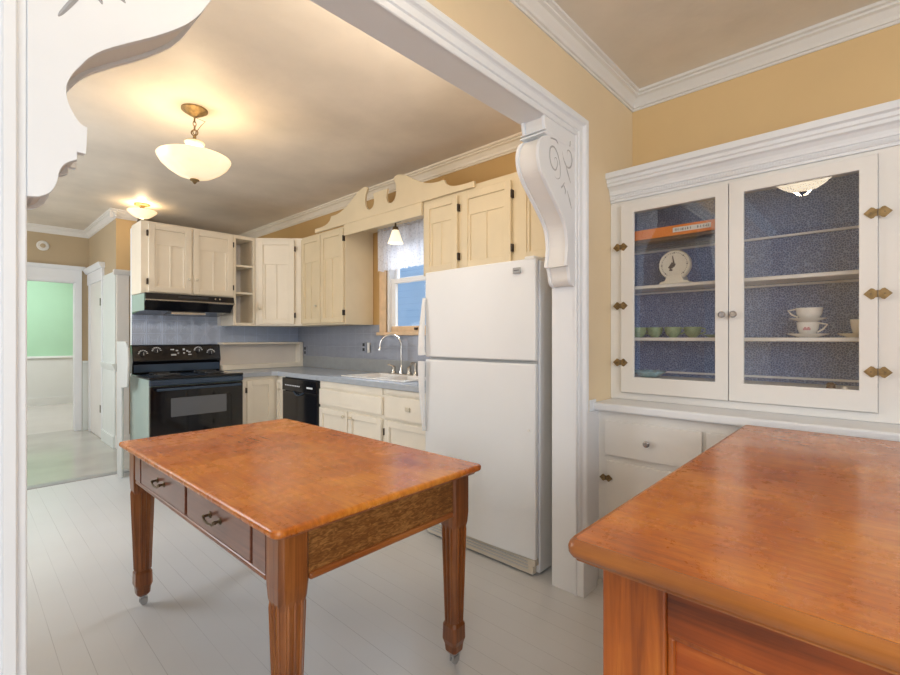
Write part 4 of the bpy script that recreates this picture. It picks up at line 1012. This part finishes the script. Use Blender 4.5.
MB().lathe([(.132, CEIL-.072), (.137, CEIL-.076), (.10, CEIL-.115), (.06, CEIL-.145), (.02, CEIL-.155), (.02, CEIL-.150), (.055, CEIL-.138), (.095, CEIL-.110), (.128, CEIL-.076)], (lx, ly, 0), 64, cap=False, wob=lambda t, i: 1+.03*math.cos(t*24)).build('pleated_shade', 'lamp2', r, smooth=True)

GROUPS = {'bracket': 'scrolled brackets of the wide opening', 'wall_cabinet': 'cream kitchen wall cabinets', 'base_cabinet': 'cream kitchen base cabinets',
          'outlet': 'backsplash outlets', 'saucer': 'saucers on the china shelf', 'teacup': 'teacups on the china shelf', 'bowl_pendant': 'alabaster bowl pendants'}
for o in list(COL.objects):
    k = o.name.split('.')[0]
    if o.parent is None and k in GROUPS: o['group'] = GROUPS[k]
# ------------------------------------------------------------------ lights
def lamp(name, kind, loc, power, col, size=None, target=None, sy=None, spread=None):
    l = bpy.data.lights.new(name, kind); l.energy = power; l.color = col
    if kind == 'AREA':
        l.size = size
        if sy: l.shape = 'RECTANGLE'; l.size_y = sy
        if spread: l.spread = spread
    elif size: l.shadow_soft_size = size
    o = bpy.data.objects.new(name, l); COL.objects.link(o); o.location = loc
    if target: o.rotation_euler = (Vector(target)-Vector(loc)).to_track_quat('-Z', 'Y').to_euler()
    return o
DAY = (.80, .90, 1.0); WARM = (1.0, .74, .44)
lamp('pendant_bulb', 'POINT', (1.02, 3.16, CEIL-.38), 9, WARM, .06)
lamp('dining_bulb', 'POINT', (.50, .43, CEIL-.30), 6, (1, .82, .6), .06)
lamp('flush_bulb', 'POINT', (lx, ly, CEIL-.09), 4, WARM, .04)
lamp('bell_bulb', 'POINT', (LX, LY, 2.08), .12, WARM, .02)
lamp('sky_over_window', 'AREA', (4.3, 3.3, 3.4), 270, DAY, 2.4, (2.6, 2.95, 1.6), 1.6)
lamp('dining_left_fill', 'AREA', (-2.62, -1.3, 1.6), 62, DAY, 2.0, (1, .6, 1.2), 1.8)  # added daylight fill; the left dining wall has no window
lamp('dining_back_fill', 'AREA', (.2, -2.82, 1.7), 78, (.84, .92, 1.0), 3.2, (.9, 1, 1.3), 1.9)  # unseen cool fill added behind the camera, before a solid wall
lamp('kitchen_left_fill', 'AREA', (-1.05, 4.0, 1.6), 66, (.88, .94, 1.0), 2.0, (2, 3.4, 1.1), 1.5)  # soft fill added in front of the blank kitchen wall
lamp('kitchen_header_fill', 'AREA', (1.05, 1.30, 2.52), 15, (1, .86, .68), 1.5, (1.3, 4.9, 1.7), .2)
lamp('hall_fill', 'AREA', (-.95, 6.6, 1.7), 20, (.95, 1, 1), 1.4, (1.5, 6.6, 1.1), 1.4)
lamp('far_room_light', 'AREA', (.4, 9.7, 2.6), 58, (1, 1, 1), 2.0, (.4, 9.9, 0))

w = bpy.data.worlds.new('World'); bpy.context.scene.world = w; w.use_nodes = True
bg = w.node_tree.nodes['Background']; bg.inputs[0].default_value = (.62, .78, 1.0, 1); bg.inputs[1].default_value = 1.0

# ------------------------------------------------------------------ camera
cam = bpy.data.cameras.new('camera'); co = bpy.data.objects.new('camera', cam); COL.objects.link(co)
cam.sensor_width = 36; cam.lens = 460/900*36; cam.clip_start = .02
co.location = (0, 0, 1.25)
az = math.atan(430/460)          # heading measured from +x towards +y
co.rotation_euler = (PI/2, 0, az-PI/2)
sc = bpy.context.scene; sc.camera = co
sc.view_settings.view_transform = 'Standard'; sc.view_settings.look = 'None'; sc.view_settings.exposure = 0
sc.cycles.max_bounces = 10; sc.cycles.transparent_max_bounces = 12; sc.cycles.use_denoising = True
sc.cycles.sample_clamp_indirect = 6
